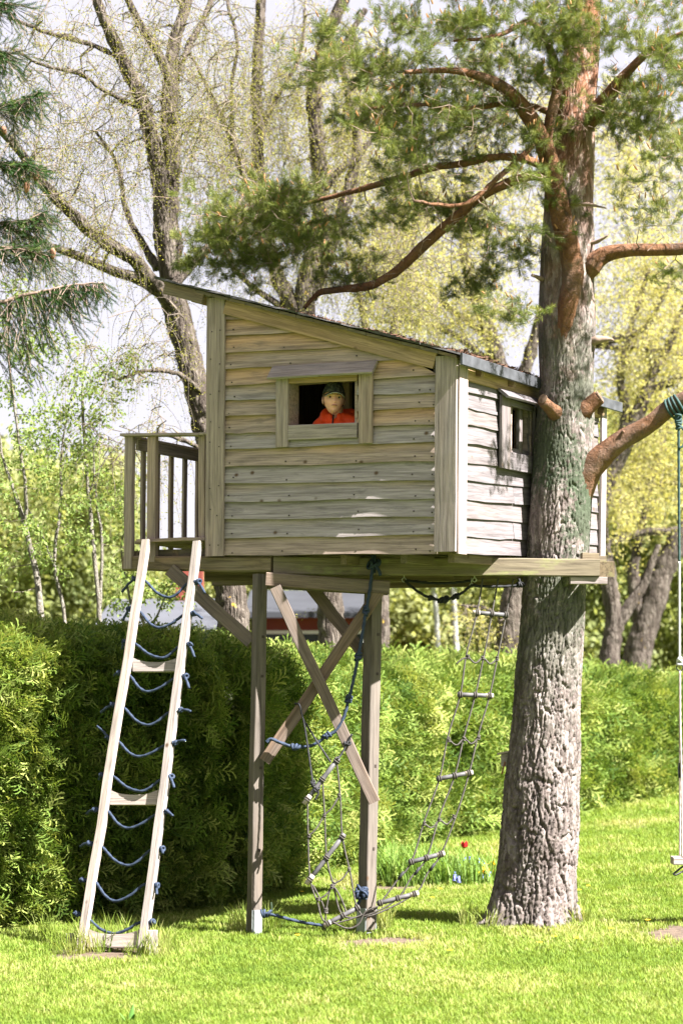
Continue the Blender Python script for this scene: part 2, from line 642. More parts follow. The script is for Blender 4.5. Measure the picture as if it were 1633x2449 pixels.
# ------------------------------------------------------------------ the ground
def ground_mat():
    m, nt, bs, out = newmat('lawn_soil')
    tc = nt.nodes.new('ShaderNodeTexCoord')
    geo = nt.nodes.new('ShaderNodeNewGeometry')
    P = geo.outputs['Position']
    n = noise_n(nt, P, 1.2, 5, 0.6)
    n2 = noise_n(nt, P, 14, 4, 0.6)
    c = ramp(nt, math_n(nt, 'ADD', math_n(nt, 'MULTIPLY', n, 0.6), math_n(nt, 'MULTIPLY', n2, 0.4)),
             [(0.3, (0.075, 0.11, 0.012)), (0.55, (0.10, 0.15, 0.018)), (0.75, (0.14, 0.16, 0.035))])
    at_ = nt.nodes.new('ShaderNodeAttribute')
    at_.attribute_name = 'bare'
    soil = ramp(nt, noise_n(nt, P, 22, 5, 0.7), [(0.3, (0.05, 0.035, 0.025)), (0.6, (0.11, 0.08, 0.058)), (0.8, (0.17, 0.13, 0.095))])
    bf = math_n(nt, 'ADD', at_.outputs['Fac'], math_n(nt, 'MULTIPLY', math_n(nt, 'SUBTRACT', noise_n(nt, P, 7, 4, 0.7), 0.5), 1.2))
    bf = math_n(nt, 'MULTIPLY', math_n(nt, 'SUBTRACT', bf, 0.35), 4.0, clamp=True)
    c = mix(nt, bf, c, soil)
    lk(nt, c, bs.inputs['Base Color'])
    bs.inputs['Roughness'].default_value = 0.95
    bump(nt, bs, n2, 0.6, 0.03)
    return m


# bare patches: centre pixel, half sizes in metres
BARE = []
for (px, py, rx, ry, s) in [(1560, 2146, 0.42, 0.75, 1.0), (880, 2165, 0.45, 0.38, 1.15), (800, 2025, 0.45, 0.5, 0.75), (900, 2040, 0.6, 0.5, 1.0),
                            (1440, 1898, 0.7, 0.8, 0.65), (590, 2035, 0.55, 0.55, 0.7), (1215, 2150, 0.4, 0.3, 0.75), (255, 2190, 0.55, 0.55, 1.3)]:
    g = ground_hit(px, py)
    BARE.append((g.x, g.y, rx, ry, s))


def bare(x, y):
    b = np.zeros_like(x)
    for (cx, cy, rx, ry, s) in BARE:
        d = np.sqrt(((x - cx) / rx) ** 2 + ((y - cy) / ry) ** 2)
        b = np.maximum(b, s * np.clip(1.35 - d, 0, 1))
    return b


gz = np.vectorize(ground_z)


def make_ground():
    xs = np.concatenate([np.array([-400, -150, -60, -25, -12]), np.linspace(-7, 9, 81), np.array([14, 25, 60, 150, 400])])
    ys = np.concatenate([np.array([-100, -20, 0, 5]), np.linspace(8, 40, 129), np.array([48, 60, 90, 150, 300, 700])])
    X, Yg = np.meshgrid(xs, ys)
    Z = gz(X, Yg)
    v = np.stack([X, Yg, Z], -1).reshape(-1, 3)
    nx = len(xs)
    f = []
    for j in range(len(ys) - 1):
        for i in range(nx - 1):
            f.append((j * nx + i, j * nx + i + 1, (j + 1) * nx + i + 1, (j + 1) * nx + i))
    me = mesh('lawn', v, f, True)
    a = me.attributes.new('bare', 'FLOAT', 'POINT')
    a.data.foreach_set('value', bare(v[:, 0], v[:, 1]).astype(np.float32))
    put('lawn', me, ground_mat(), None, None, kind='structure')


make_ground()

# ------------------------------------------------------------------ the tree house
TH = math.radians(28)
NC = at(1040, 1272, 14.85)
HM = Matrix.Translation(NC) @ Matrix.Rotation(-TH, 4, 'Z') @ Matrix.Rotation(math.radians(0.5), 4, 'Y')
HMI = HM.inverted()
HR = HM.to_3x3()


def HL(px, py, ax, val):
    o = HMI @ Vector((0, 0, CAM_H))
    d = HMI.to_3x3() @ ray(px, py)
    s = (val - o[ax]) / d[ax]
    return o + d * s


def front(px, py, v=0.0):
    return HL(px, py, 1, v)


def side(px, py, u=0.0):
    return HL(px, py, 0, u)


house = thing('tree_house', 'weathered wooden playhouse on posts beside the pine, with a slanting roof and a railed deck', 'playhouse', M=HM)


def chamfer_beam(L, w, h, c=0.004, segs=4, jit=0.0015, taper=0.0):
    v, f = [], []
    sec = [(-w / 2 + c, -h / 2), (w / 2 - c, -h / 2), (w / 2, -h / 2 + c), (w / 2, h / 2 - c), (w / 2 - c, h / 2), (-w / 2 + c, h / 2), (-w / 2, h / 2 - c), (-w / 2, -h / 2 + c)]
    for i in range(segs + 1):
        jy, jz = random.gauss(0, jit), random.gauss(0, jit)
        for (y, z) in sec:
            v.append((L * i / segs, y + jy, z + jz))
    for i in range(segs):
        for k in range(8):
            f.append((i * 8 + k, (i + 1) * 8 + k, (i + 1) * 8 + (k + 1) % 8, i * 8 + (k + 1) % 8))
    f.append(tuple(range(8)))
    f.append(tuple(segs * 8 + k for k in reversed(range(8))))
    return v, f


def frame_of(p0, p1, up):
    p0, p1, up = Vector(p0), Vector(p1), Vector(up)
    x = (p1 - p0).normalized()
    y = up.cross(x).normalized()
    z = x.cross(y)
    M = Matrix((x, y, z)).transposed().to_4x4()
    M.translation = p0
    return M


def beam(name, p0, p1, w, h, mat, parent, up=(0, 0, 1), c=0.004, segs=4, jit=0.0015, local=True, label=None):
    """square timber from p0 to p1; w across, h along up; coordinates local to the parent unless local=False"""
    v, f = chamfer_beam((Vector(p1) - Vector(p0)).length, w, h, c, segs, jit)
    me = mesh(name, v, f)
    return put(name, me, mat, parent, frame_of(p0, p1, up), local=local, label=label)


def lap_board(name, o, x0b, x0t, x1b, x1t, h, slope, M, mat, out_b=0.040, out_t=0.008, label=None):
    n = 7
    v, f = [], []
    ph = random.uniform(0, 9)
    for i in range(n + 1):
        t = i / n
        xb = x0b + (x1b - x0b) * t
        xt = x0t + (x1t - x0t) * t
        wob = 0.0045 * math.sin(xb * 5.1 + ph) + random.gauss(0, 0.0018)
        wy = 0.0022 * math.sin(xb * 3.3 + ph * 2) + random.gauss(0, 0.001)
        v += [(xb, -out_b - wy, wob), (xt, -out_t - wy, h), (xt, -out_t + 0.017, h), (xb, -out_b + 0.019, wob)]
    for i in range(n):
        for k in range(4):
            f.append((i * 4 + k, (i + 1) * 4 + k, (i + 1) * 4 + (k + 1) % 4, i * 4 + (k + 1) % 4))
    f.append((0, 1, 2, 3))
    f.append((n * 4 + 3, n * 4 + 2, n * 4 + 1, n * 4))
    # orientation: outward is -y
    me = mesh(name, v, [tuple(reversed(q)) for q in f])
    return put(name, me, mat, o, M, local=True, label=label)


# roof plane in house space
RF0 = front(380, 645, -0.13)
RF1 = front(1055, 815, -0.13)
RSLOPE = (RF1.z - RF0.z) / (RF1.x - RF0.x)


def roof_z(u, v=0.0):
    return RF0.z + RSLOPE * (u - RF0.x) + 0.003 * v


U_L = -2.07      # left edge of the house
V_B = 2.92       # rear
# measured lower edges of the front boards: left end, right end
zl = [1.833, 1.709, 1.576, 1.452, 1.331, 1.214, 1.09, 0.959, 0.839, 0.705, 0.574, 0.434, 0.30, 0.159, 0.025]
zr = [None, None, None, None, 1.297, 1.175, 1.064, 0.947, 0.817, 0.674, 0.538, 0.405, 0.275, 0.139, 0.002]
WU0, WU1 = -1.374, -0.786          # window opening
WZ0, WZ1 = 0.985, 1.325
prev_l, prev_r = 2.03, 1.5
for i in range(len(zl)):
    z0 = zl[i]
    z1 = zr[i] if zr[i] is not None else zl[i] - 0.03
    h = (zl[i - 1] if i else 1.95) - zl[i] + 0.022
    sl = (z1 - z0) / (1.80)
    ua, ub = -1.95, -0.115
    M0 = Matrix.Translation((0, 0, z0)) @ Matrix.Rotation(-math.atan(sl), 4, 'Y')

    def lim(z):      # where the sloping roof cuts a board
        return min(ub, RF0.x + (z + 0.085 - RF0.z) / RSLOPE)
    M1 = Matrix.Translation((ua, 0, z0)) @ Matrix.Rotation(-math.atan(sl), 4, 'Y')
    xb, xt = lim(z0) - ua, lim(z0 + h) - ua
    if xt < 0.08:
        xt = 0.08
    M_W = M_WALLW if i in (0, 1, 2, 3, 4, 6, 7, 9, 14) else M_WALL
    if z0 + h > WZ0 + 0.05 and z0 < WZ1 - 0.01 and i > 4:
        lap_board('wall_board', house, 0, 0, WU0 - ua - 0.005, WU0 - ua - 0.005, h, sl, M1, M_W)
        lap_board('wall_board', house, WU1 - ua + 0.005, WU1 - ua + 0.005, xb, xt, h, sl, M1, M_W)
    else:
        lap_board('wall_board', house, 0, 0, xb, xt, h, sl, M1, M_W)

nb = MB()
for i in range(len(zl)):
    z1 = zr[i] if zr[i] is not None else zl[i] - 0.03
    for uu in (-1.86, -1.38, -0.78, -0.30, -0.17):
        zz = zl[i] + (z1 - zl[i]) * (uu + 1.92) / 1.8 + random.uniform(0.018, 0.05)
        if (WU0 - 0.12 < uu < WU1 + 0.12 and 0.8 < zz < 1.4) or zz > roof_z(uu) - 0.17:
            continue
        nb.box((uu + random.gauss(0, 0.02), -0.036, zz), (0.009, 0.008, 0.009))
for zz in np.arange(0.1, 1.9, 0.24):
    for uu in (-2.03, -1.96):
        nb.box((uu + random.gauss(0, 0.006), -0.058, zz + random.gauss(0, 0.03)), (0.008, 0.004, 0.008))
ob = nb.build('nail_heads', M_HOLE, None, smooth=False, kind='stuff')
ob.parent = house
ob.matrix_local = Matrix.Identity(4)

# side wall boards
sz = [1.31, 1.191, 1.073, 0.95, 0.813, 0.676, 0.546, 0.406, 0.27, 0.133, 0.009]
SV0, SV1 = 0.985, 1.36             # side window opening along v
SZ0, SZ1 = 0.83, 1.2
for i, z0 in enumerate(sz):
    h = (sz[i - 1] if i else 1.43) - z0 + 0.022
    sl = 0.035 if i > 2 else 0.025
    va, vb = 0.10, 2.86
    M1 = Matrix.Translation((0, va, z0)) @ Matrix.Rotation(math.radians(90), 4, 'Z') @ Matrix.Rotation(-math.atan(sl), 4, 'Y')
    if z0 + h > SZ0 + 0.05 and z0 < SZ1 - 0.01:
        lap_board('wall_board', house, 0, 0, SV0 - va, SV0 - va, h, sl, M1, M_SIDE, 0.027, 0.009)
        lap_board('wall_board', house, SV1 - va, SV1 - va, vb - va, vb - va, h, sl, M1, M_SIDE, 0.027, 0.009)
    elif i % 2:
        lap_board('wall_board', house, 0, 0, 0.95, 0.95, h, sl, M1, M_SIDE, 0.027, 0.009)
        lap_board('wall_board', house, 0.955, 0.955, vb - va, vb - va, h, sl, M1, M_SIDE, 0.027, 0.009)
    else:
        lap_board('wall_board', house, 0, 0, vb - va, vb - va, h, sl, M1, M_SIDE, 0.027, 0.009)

# corner boards, rake board, back and left walls
Z = (0, 0, 1)
Yv = (0, 1, 0)


def vboard(name, u0, u1, z0, z1, v=-0.045, t=0.024, mat=M_TRIM, label=None, lean=0.0):
    return beam(name, ((u0 + u1) / 2, v, z0), ((u0 + u1) / 2 + lean, v, z1), u1 - u0, t, mat, house, up=Yv, c=0.003, label=label)


vboard('corner_board', -2.075, -1.915, 0.02, roof_z(-2.0) - 0.03)
vboard('corner_board', -0.128, 0.044, 0.015, roof_z(-0.07) - 0.035, mat=M_TRIMG, label='rough sawn corner board with saw marks')
beam('corner_board', (0.044, 0.042, 0.0), (0.044, 0.042, roof_z(0.03) - 0.04), 0.146, 0.022, M_TRIMG, house, up=(1, 0, 0))
beam('corner_board', (0.045, 2.90, 0.08), (0.045, 2.90, roof_z(0.03) - 0.0), 0.11, 0.024, M_TRIMG, house, up=(1, 0, 0))
beam('corner_board', (-2.085, 0.02, 0.02), (-2.085, 0.02, roof_z(-2.08) - 0.04), 0.09, 0.022, M_TRIM, house, up=(1, 0, 0))
beam('rake_board', (-1.914, -0.047, roof_z(-1.914) - 0.078), (-0.135, -0.047, roof_z(-0.135) - 0.088), 0.024, 0.115, M_RAKE, house, c=0.003, segs=6)
beam('rake_board', (-2.43, -0.10, roof_z(-2.43) - 0.06), (-2.078, -0.10, roof_z(-2.078) - 0.06), 0.03, 0.085, M_LOG, house, c=0.003)
beam('frieze_board', (0.03, 0.10, roof_z(0.03) - 0.10), (0.03, 2.85, roof_z(0.03) - 0.07), 0.022, 0.13, M_RAKE, house, c=0.003)
# left wall with a doorway, rear wall, floor, inner lining
for v0 in np.arange(0.06, 2.8, 0.148):
    zt = roof_z(U_L) - 0.06
    if 0.15 < v0 < 0.75:
        vb_z = 1.45
    else:
        vb_z = 0.03
    beam('wall_plank', (U_L + 0.02, v0 + 0.07, vb_z), (U_L + 0.02, v0 + 0.07, zt), 0.142, 0.02, M_INSIDE, house, up=(1, 0, 0), c=0.002, segs=2)
for k in range(14):
    uu = U_L + 0.10 + k * 0.145
    beam('wall_plank', (uu, V_B - 0.06, 0.06), (uu, V_B - 0.06, roof_z(uu) - 0.05), 0.142, 0.02, M_INSIDE, house, up=Yv, c=0.002, segs=2)
for k in range(20):
    vv = 0.06 + k * 0.145
    if vv < 2.85:
        beam('floor_plank', (-2.05, vv, 0.035 + 0.018 * vv), (-0.01, vv, 0.035 + 0.018 * vv), 0.14, 0.025, M_DARKW, house, c=0.002, segs=2)
for uu in (-1.40, -0.76, -0.16, -1.9):
    beam('stud', (uu, 0.05, 0.06), (uu, 0.05, roof_z(uu) - 0.06), 0.05, 0.06, M_POST, house, up=Yv)
us_ = front(797, 900, 0.34).x
beam('stud', (us_, 0.34, 0.06), (us_, 0.34, roof_z(us_) - 0.05), 0.062, 0.05, M_RAKE, house, up=Yv)
beam('stud', (-1.02, 1.6, 0.06), (-1.02, 1.6, roof_z(-1.0) - 0.05), 0.07, 0.05, M_INSIDE, house, up=Yv)
for vv in (0.75, 1.30, 2.2):
    beam('stud', (-0.045, vv, 0.06), (-0.045, vv, roof_z(-0.04) - 0.08), 0.05, 0.05, M_DARKW, house, up=Yv)
# dark board lining set inside the side wall, open at its window
for k in range(7):
    vv = 1.46 + k * 0.2
    beam('wall_plank', (-0.08, vv, 0.06), (-0.08, vv, roof_z(-0.08) - 0.08), 0.196, 0.015, M_INSIDE, house, up=(1, 0, 0), c=0.002, segs=2)

# roof: boards, felt strips, fascia
ang = math.atan(RSLOPE)


def roof_slab(name, u0, u1, v0, v1, dz0, dz1, mat, jit=0.0, label=None):
    nu, nv = 3, 10
    v, f = [], []
    for top in (0, 1):
        for j in range(nv + 1):
            for i in range(nu + 1):
                u = u0 + (u1 - u0) * i / nu
                vv = v0 + (v1 - v0) * j / nv
                j1 = random.gauss(0, jit)
                if j in (0, nv):
                    vv += random.gauss(0, jit * 1.5)
                v.append((u, vv, roof_z(u, vv) + (dz1 if top else dz0) + j1))
    a = (nu + 1) * (nv + 1)
    for j in range(nv):
        for i in range(nu):
            q = j * (nu + 1) + i
            f.append((q, q + nu + 1, q + nu + 2, q + 1))
            f.append((a + q, a + q + 1, a + q + nu + 2, a + q + nu + 1))
    for i in range(nu):
        f.append((i, i + 1, a + i + 1, a + i))
        q = nv * (nu + 1) + i
        f.append((q + 1, q, a + q, a + q + 1))
    for j in range(nv):
        q = j * (nu + 1)
        f.append((q + nu + 1, q, a + q, a + q + nu + 1))
        q += nu
        f.append((q, q + nu + 1, a + q + nu + 1, a + q))
    return put(name, mesh(name, v, f), mat, house, Matrix.Identity(4), local=True, label=label)


for k in range(17):
    u0 = -2.43 + k * 0.147
    roof_slab('roof_board', u0, u0 + 0.143, -0.115, 3.12, -0.028, -0.006, M_DARKW, 0.0008)
for k in range(8):
    u0 = -2.50 + k * 0.32
    u1 = min(u0 + 0.37, 0.10)
    dz = 0.001 + k * 0.0004
    if k == 7:
        roof_slab('felt_strip', u0, u1, -0.135, 1.38, dz, dz + 0.013, M_ROOF, 0.002)
        roof_slab('felt_strip', u0, u1, 1.80, 3.15, dz, dz + 0.013, M_ROOF, 0.002)
    else:
        roof_slab('felt_strip', u0, u1, -0.135 - random.random() * 0.02, 3.15, dz, dz + 0.013, M_ROOF, 0.003)
beam('fascia', (0.115, -0.14, roof_z(0.11) - 0.025), (0.115, 1.40, roof_z(0.11) - 0.02), 0.018, 0.085, M_FASCIA, house, segs=5)
beam('fascia', (0.115, 1.86, roof_z(0.11) - 0.012), (0.115, 3.15, roof_z(0.11) + 0.01), 0.018, 0.085, M_FASCIA, house, segs=5)
for vv in (0.3, 0.9, 2.2, 2.8):
    beam('rafter', (-2.42, vv, roof_z(-2.42) - 0.065), (0.09, vv, roof_z(0.09) - 0.075), 0.045, 0.065, M_LOG, house)
# fallen pine needles lying on the roof
mb = MB()
for k in range(5200):
    e = random.random()
    u = 0.10 - abs(random.gauss(0, 0.35)) if e < 0.6 else random.uniform(-1.6, 0.1)
    if e > 0.8:
        vv = random.uniform(-0.13, 0.1)
        u = random.uniform(-1.4, 0.1)
    else:
        vv = random.uniform(-0.06, 3.1)
    if u > -0.13 and 1.38 < vv < 1.8:
        continue
    thick = 0.05 * max(0.1, 1 - abs(u - 0.1) / 1.6)
    c = Vector((u, vv, roof_z(u, vv) + 0.012 + random.random() * thick * (0.5 + noise.noise(Vector((u * 3, vv * 3, 0))))))
    d = Vector((random.gauss(0, 1), random.gauss(0, 1), random.gauss(0, 0.35))).normalized() * random.uniform(0.012, 0.03)
    w = d.cross(Vector((0, 0, 1))).normalized() * 0.0028 + Vector((0, 0, 0.002))
    n = len(mb.v)
    mb.v += [c - d - w, c - d + w, c + d + w, c + d - w]
    mb.f.append((n, n + 1, n + 2, n + 3))
M_LITTER = plain('dry_needles', (0.085, 0.045, 0.028), 0.9, 0.5, 30)
lit = mb.build('pine_litter', M_LITTER, None, smooth=False, kind='stuff')
lit.parent = house
lit.matrix_local = Matrix.Identity(4)

# front window: trim, sill, little roof, jambs (part > sub-parts)


def window_part(face_pts):
    """the window's own mesh: four jamb boards lining the opening"""
    mb = MB()
    (x0, x1, z0, z1, axis) = face_pts
    t = 0.022
    d0, d1 = (-0.03, 0.115)
    c = (d0 + d1) / 2
    L = d1 - d0
    if axis == 'u':
        mb.box(((x0 + x1) / 2, c, z0 - t / 2), (x1 - x0 + 2 * t, L, t))
        mb.box(((x0 + x1) / 2, c, z1 + t / 2), (x1 - x0 + 2 * t, L, t))
        mb.box((x0 - t / 2, c, (z0 + z1) / 2), (t, L, z1 - z0))
        mb.box((x1 + t / 2, c, (z0 + z1) / 2), (t, L, z1 - z0))
    else:
        mb.box((-c, (x0 + x1) / 2, z0 - t / 2), (L, x1 - x0 + 2 * t, t))
        mb.box((-c, (x0 + x1) / 2, z1 + t / 2), (L, x1 - x0 + 2 * t, t))
        mb.box((-c, x0 - t / 2, (z0 + z1) / 2), (L, t, z1 - z0))
        mb.box((-c, x1 + t / 2, (z0 + z1) / 2), (L, t, z1 - z0))
    return put('window', mesh('window', mb.v, mb.f), M_TRIM, house, Matrix.Identity(4), local=True)


def sub_beam(name, p0, p1, w, h, mat, parent, up=Z, c=0.003, label=None):
    v, f = chamfer_beam((Vector(p1) - Vector(p0)).length, w, h, c, 4, 0.001)
    return put(name, mesh(name, v, f), mat, parent, frame_of(p0, p1, up), local=True, label=label)


win = window_part((WU0 + 0.02, WU1 - 0.012, WZ0 + 0.0, WZ1 - 0.01, 'u'))
vf = -0.052
a = front(648, 866, vf)
b = front(648, 1027, vf)
sub_beam('side_trim', b, (b.x, vf, a.z), 0.105, 0.026, M_TRIMG, win, up=Yv)
a = front(839, 860, vf)
b = front(839, 1018, vf)
sub_beam('side_trim', b, (b.x, vf, a.z), 0.112, 0.026, M_TRIM, win, up=Yv)
a = front(662, 994, vf + 0.004)
b = front(821, 988, vf + 0.004)
sub_beam('sill_board', a, b, 0.026, 0.112, M_TRIMG, win)
a = front(663, 872, vf + 0.008)
b = front(821, 865, vf + 0.008)
sub_beam('head_board', (a.x, a.y, a.z - 0.0), b, 0.02, 0.06, M_RAKE, win)
a0 = front(627, 843, -0.04)
a1 = front(867, 829, -0.04)
b0 = front(621, 869, -0.125)
dn = (b0 - a0)
dn.x = 0
mid = dn * 0.5
sub_beam('drip_board', a0 + mid, a1 + mid, dn.length, 0.022, M_TRIMG, win, up=Vector((0, dn.z, -dn.y)) * -1 if dn.y * 1 > 0 else Vector((0, dn.z, -dn.y)))

# side window
sw = window_part((SV0, SV1, SZ0, SZ1, 'v'))
us = 0.052
a = side(1158, 908, us)
b = side(1158, 1076, us)
sub_beam('side_trim', b, (us, b.y, a.z), 0.16, 0.026, M_SIDE, sw, up=(1, 0, 0))
sub_beam('side_trim', (us, SV1 + 0.05, 0.72), (us, SV1 + 0.05, 1.22), 0.10, 0.026, M_SIDE, sw, up=(1, 0, 0))
sub_beam('sill_board', (us - 0.004, a.y + 0.08, 0.755), (us - 0.004, SV1 + 0.01, 0.765), 0.024, 0.135, M_SIDE, sw)
sub_beam('head_board', (us - 0.006, a.y + 0.08, 1.205), (us - 0.006, SV1 + 0.0, 1.205), 0.02, 0.05, M_SIDE, sw)
sub_beam('drip_board', (0.08, a.y - 0.09, 1.25), (0.08, SV1 + 0.10, 1.262), 0.10, 0.022, M_SIDE, sw, up=Vector((0.62, 0, 0.78)))
sub_beam('shutter', (0.0, 1.20, 0.84), (0.0, 1.20, 1.19), 0.055, 0.03, M_SIDE, sw, up=(1, 0, 0))

# platform: beams, joists, deck
# the long mossy beam lies level across the front of the pine
YB = 15.60
p0 = at(628, 1299, YB)
p1 = at(1375, 1304.5, YB)
beam('beam', p0, p1, 0.09, wpx(40, YB), M_BEAM, house, local=False, segs=8, c=0.006, label='long mossy beam running past the pine trunk')
p0 = front(286, 1294, 0.045)
p1 = front(629, 1296, 0.045)
beam('beam', p0, p1, 0.08, 0.118, M_LOG, house, segs=7, c=0.014, jit=0.004, label='bark brown deck beam under the railing')
p0 = at(470, 1322, YB + 0.62)
p1 = at(1215, 1322, YB + 0.62)
beam('beam', p0, p1, 0.06, 0.09, M_DARKW, house, local=False)
# beam behind the trunk and the blocks that clamp it
p0 = at(1150, 1293, 16.36)
p1 = at(1390, 1294, 16.36)
beam('beam', p0, p1, 0.08, 0.12, M_BEAM, house, local=False)
beam('spacer_block', at(1392, 1307, YB - 0.02), at(1386, 1307, YB + 0.9), 0.125, 0.118, M_BEAM, house, local=False)
beam('spacer_block', at(1308, 1333, YB + 0.02), at(1392, 1334, YB + 0.02), 0.09, 0.055, M_TRIMG, house, local=False)
beam('spacer_block', at(1334, 1278, YB + 0.1), at(1372, 1279, YB + 0.1), 0.16, 0.05, M_BEAM, house, local=False)
# joists below the house along v
for uu in (-1.98, -1.45, -0.95, -0.45, -0.06):
    beam('joist', (uu, 0.10, -0.02), (uu, 2.86, 0.03), 0.05, 0.07, M_DARKW, house)
for vv in (1.25, 2.7):
    beam('joist', (-2.8, vv, -0.115 + 0.015 * vv), (-0.02, vv, -0.10 + 0.015 * vv), 0.06, 0.1, M_DARKW, house)
# the boy's deck with railing
DZ = front(400, 1236, 0.0).z
for k in range(13):
    vv = 0.03 + k * 0.148
    beam('deck_board', (-2.83 if k else -2.72, vv, DZ - 0.016), (-2.09, vv, DZ - 0.013), 0.14, 0.026, M_TRIM, house, c=0.003, segs=3)
for uu in (-2.80, -2.44, -2.14):
    beam('joist', (uu, 0.09, 0.04), (uu, 1.9, 0.06), 0.05, 0.085, M_DARKW, house)
beam('joist', (-2.78, 0.11, 0.042), (-2.09, 0.11, 0.042), 0.03, 0.1, M_DARKW, house)


def post_px(name, x0, x1, y0, y1, v, t=0.05, mat=M_TRIM):
    a = front(x0, y0, v)
    b = front(x1, y0, v)
    c = front((x0 + x1) / 2, y1, v)
    return beam(name, ((a.x + b.x) / 2, v + t / 2, c.z), ((a.x + b.x) / 2, v + t / 2, a.z), b.x - a.x, t, mat, house, up=Yv)


post_px('railing_post', 286, 304, 1003, 1306, 0.0)
post_px('railing_post', 338, 357, 1003, 1290, 0.0)
post_px('railing_post', 456, 471, 1001, 1236, 0.02)
a = front(276, 998, -0.03)
b = front(456, 996, -0.03)
beam('handrail', (a.x, 0.02, a.z), (b.x, 0.02, b.z), 0.10, 0.022, M_TRIM, house)
beam('handrail', (b.x + 0.004, 0.02, b.z), (-2.088, 0.02, b.z + 0.002), 0.10, 0.022, M_TRIM, house)
zt = a.z - 0.02
UL = -2.83
beam('handrail', (UL + 0.02, 0.08, zt - 0.005), (UL + 0.02, 1.90, zt - 0.01), 0.095, 0.024, M_TRIM, house)
beam('rail', (UL + 0.045, 0.06, zt - 0.06), (UL + 0.045, 1.88, zt - 0.06), 0.022, 0.085, M_TRIM, house)
for k in range(9):
    vv = 0.20 + k * 0.205
    beam('baluster', (UL + 0.012, vv, DZ - 0.12), (UL + 0.012, vv, zt - 0.02), 0.05, 0.024, M_TRIM, house, up=(1, 0, 0), c=0.002, segs=2)
beam('railing_post', (UL + 0.03, 1.86, 0.0), (UL + 0.03, 1.86, zt), 0.06, 0.06, M_TRIM, house, up=Yv)
# rear railing of the deck
beam('handrail', (UL + 0.06, 1.88, zt), (-2.09, 1.88, zt), 0.09, 0.024, M_TRIM, house)
for k in range(4):
    beam('baluster', (UL + 0.2 + k * 0.15, 1.88, DZ - 0.02), (UL + 0.2 + k * 0.15, 1.88, zt - 0.012), 0.05, 0.024, M_TRIM, house, up=Yv, c=0.002, segs=2)

# posts with steel feet
YP1, YP2 = 15.66, 15.62


def post(px_t, py_t, px_b, py_b, Y, w, rot):
    t = at(px_t, py_t, Y)
    b = at(px_b, py_b, Y)
    b.z = ground_z(b.x, b.y) + 0.04
    up = Vector((math.sin(rot), -math.cos(rot), 0)) * -1
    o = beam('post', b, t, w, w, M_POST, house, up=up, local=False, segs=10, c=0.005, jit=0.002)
    # steel foot: a U of plate round the post's lower end
    mb = MB()
    hh = 0.165
    for s in (-1, 1):
        mb.box((hh / 2 - 0.06, s * (w / 2 + 0.004), 0), (hh + 0.12, 0.006, w * 0.98))
    mb.box((-0.02, 0, 0), (0.006, w + 0.002, w * 0.98))
    if rot > 0.4:
        for q in range(4):
            pass
    fo = put('steel_foot', mesh('steel_foot', mb.v, mb.f), M_ZINC, o, Matrix.Rotation(math.radians(90), 4, 'X') if rot < 0.6 else Matrix.Identity(4), local=True)
    # bolt heads
    mbb = MB()
    for zz in (1.95, 1.25, 0.62, 2.25):
        mbb.box((zz, 0.012, -w / 2 - 0.002), (0.02, 0.02, 0.006))
    put('bolt_heads', mesh('bolt_heads', mbb.v, mbb.f), M_HOLE, o, Matrix.Identity(4), local=True)
    return o


post(597, 1318, 583.5, 2128, YP1, 0.088, TH)
post(857, 1332, 841, 2118, YP2, 0.102, math.radians(42))
# header between the posts, braces
YX = 15.50
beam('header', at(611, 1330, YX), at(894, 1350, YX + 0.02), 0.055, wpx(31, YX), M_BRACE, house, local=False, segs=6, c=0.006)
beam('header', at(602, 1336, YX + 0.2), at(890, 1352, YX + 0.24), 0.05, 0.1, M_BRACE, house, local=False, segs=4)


def brace(x0, y0, x1, y1, Y0, Y1, w, h, mat=M_BRACE, tilt=0.35):
    a, b = at(x0, y0, Y0), at(x1, y1, Y1)
    d = (b - a).normalized()
    n = Vector((0, -1, 0))
    up = d.cross(n).normalized()
    return beam('brace', a, b, w, h, mat, house, up=up, local=False, segs=7, c=0.005, jit=0.002)


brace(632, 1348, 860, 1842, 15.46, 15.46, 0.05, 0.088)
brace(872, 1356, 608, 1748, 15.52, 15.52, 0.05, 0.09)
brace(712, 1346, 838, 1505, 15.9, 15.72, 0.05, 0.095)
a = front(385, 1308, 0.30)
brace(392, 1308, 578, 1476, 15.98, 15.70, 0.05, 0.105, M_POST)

# ------------------------------------------------------------------ the pine
def limb_bark(name):
    m, nt, bs, out = newmat(name)
    tc = nt.nodes.new('ShaderNodeTexCoord')
    P = tc.outputs['Object']
    n1 = noise_n(nt, P, 9, 6, 0.7, 0.8)
    n2 = noise_n(nt, P, 38, 5, 0.65, 0.5)
    n3 = noise_n(nt, P, 2.2, 3, 0.6)
    c = ramp(nt, n1, [(0.30, (0.04, 0.024, 0.016)), (0.46, (0.135, 0.064, 0.033)), (0.62, (0.175, 0.09, 0.05)), (0.78, (0.13, 0.105, 0.09))])
    c = mix(nt, math_n(nt, 'MULTIPLY', math_n(nt, 'SUBTRACT', n2, 0.52), 5.0, clamp=True), c, (0.09, 0.06, 0.045))
    c = mix(nt, math_n(nt, 'MULTIPLY', math_n(nt, 'SUBTRACT', n3, 0.5), 3.0, clamp=True), c, (0.12, 0.10, 0.085))
    lk(nt, c, bs.inputs['Base Color'])
    bs.inputs['Roughness'].default_value = 0.85
    bs.inputs['Specular IOR Level'].default_value = 0.12
    bump(nt, bs, math_n(nt, 'ADD', n1, math_n(nt, 'MULTIPLY', n2, 0.7)), 1.0, 0.03)
    return m


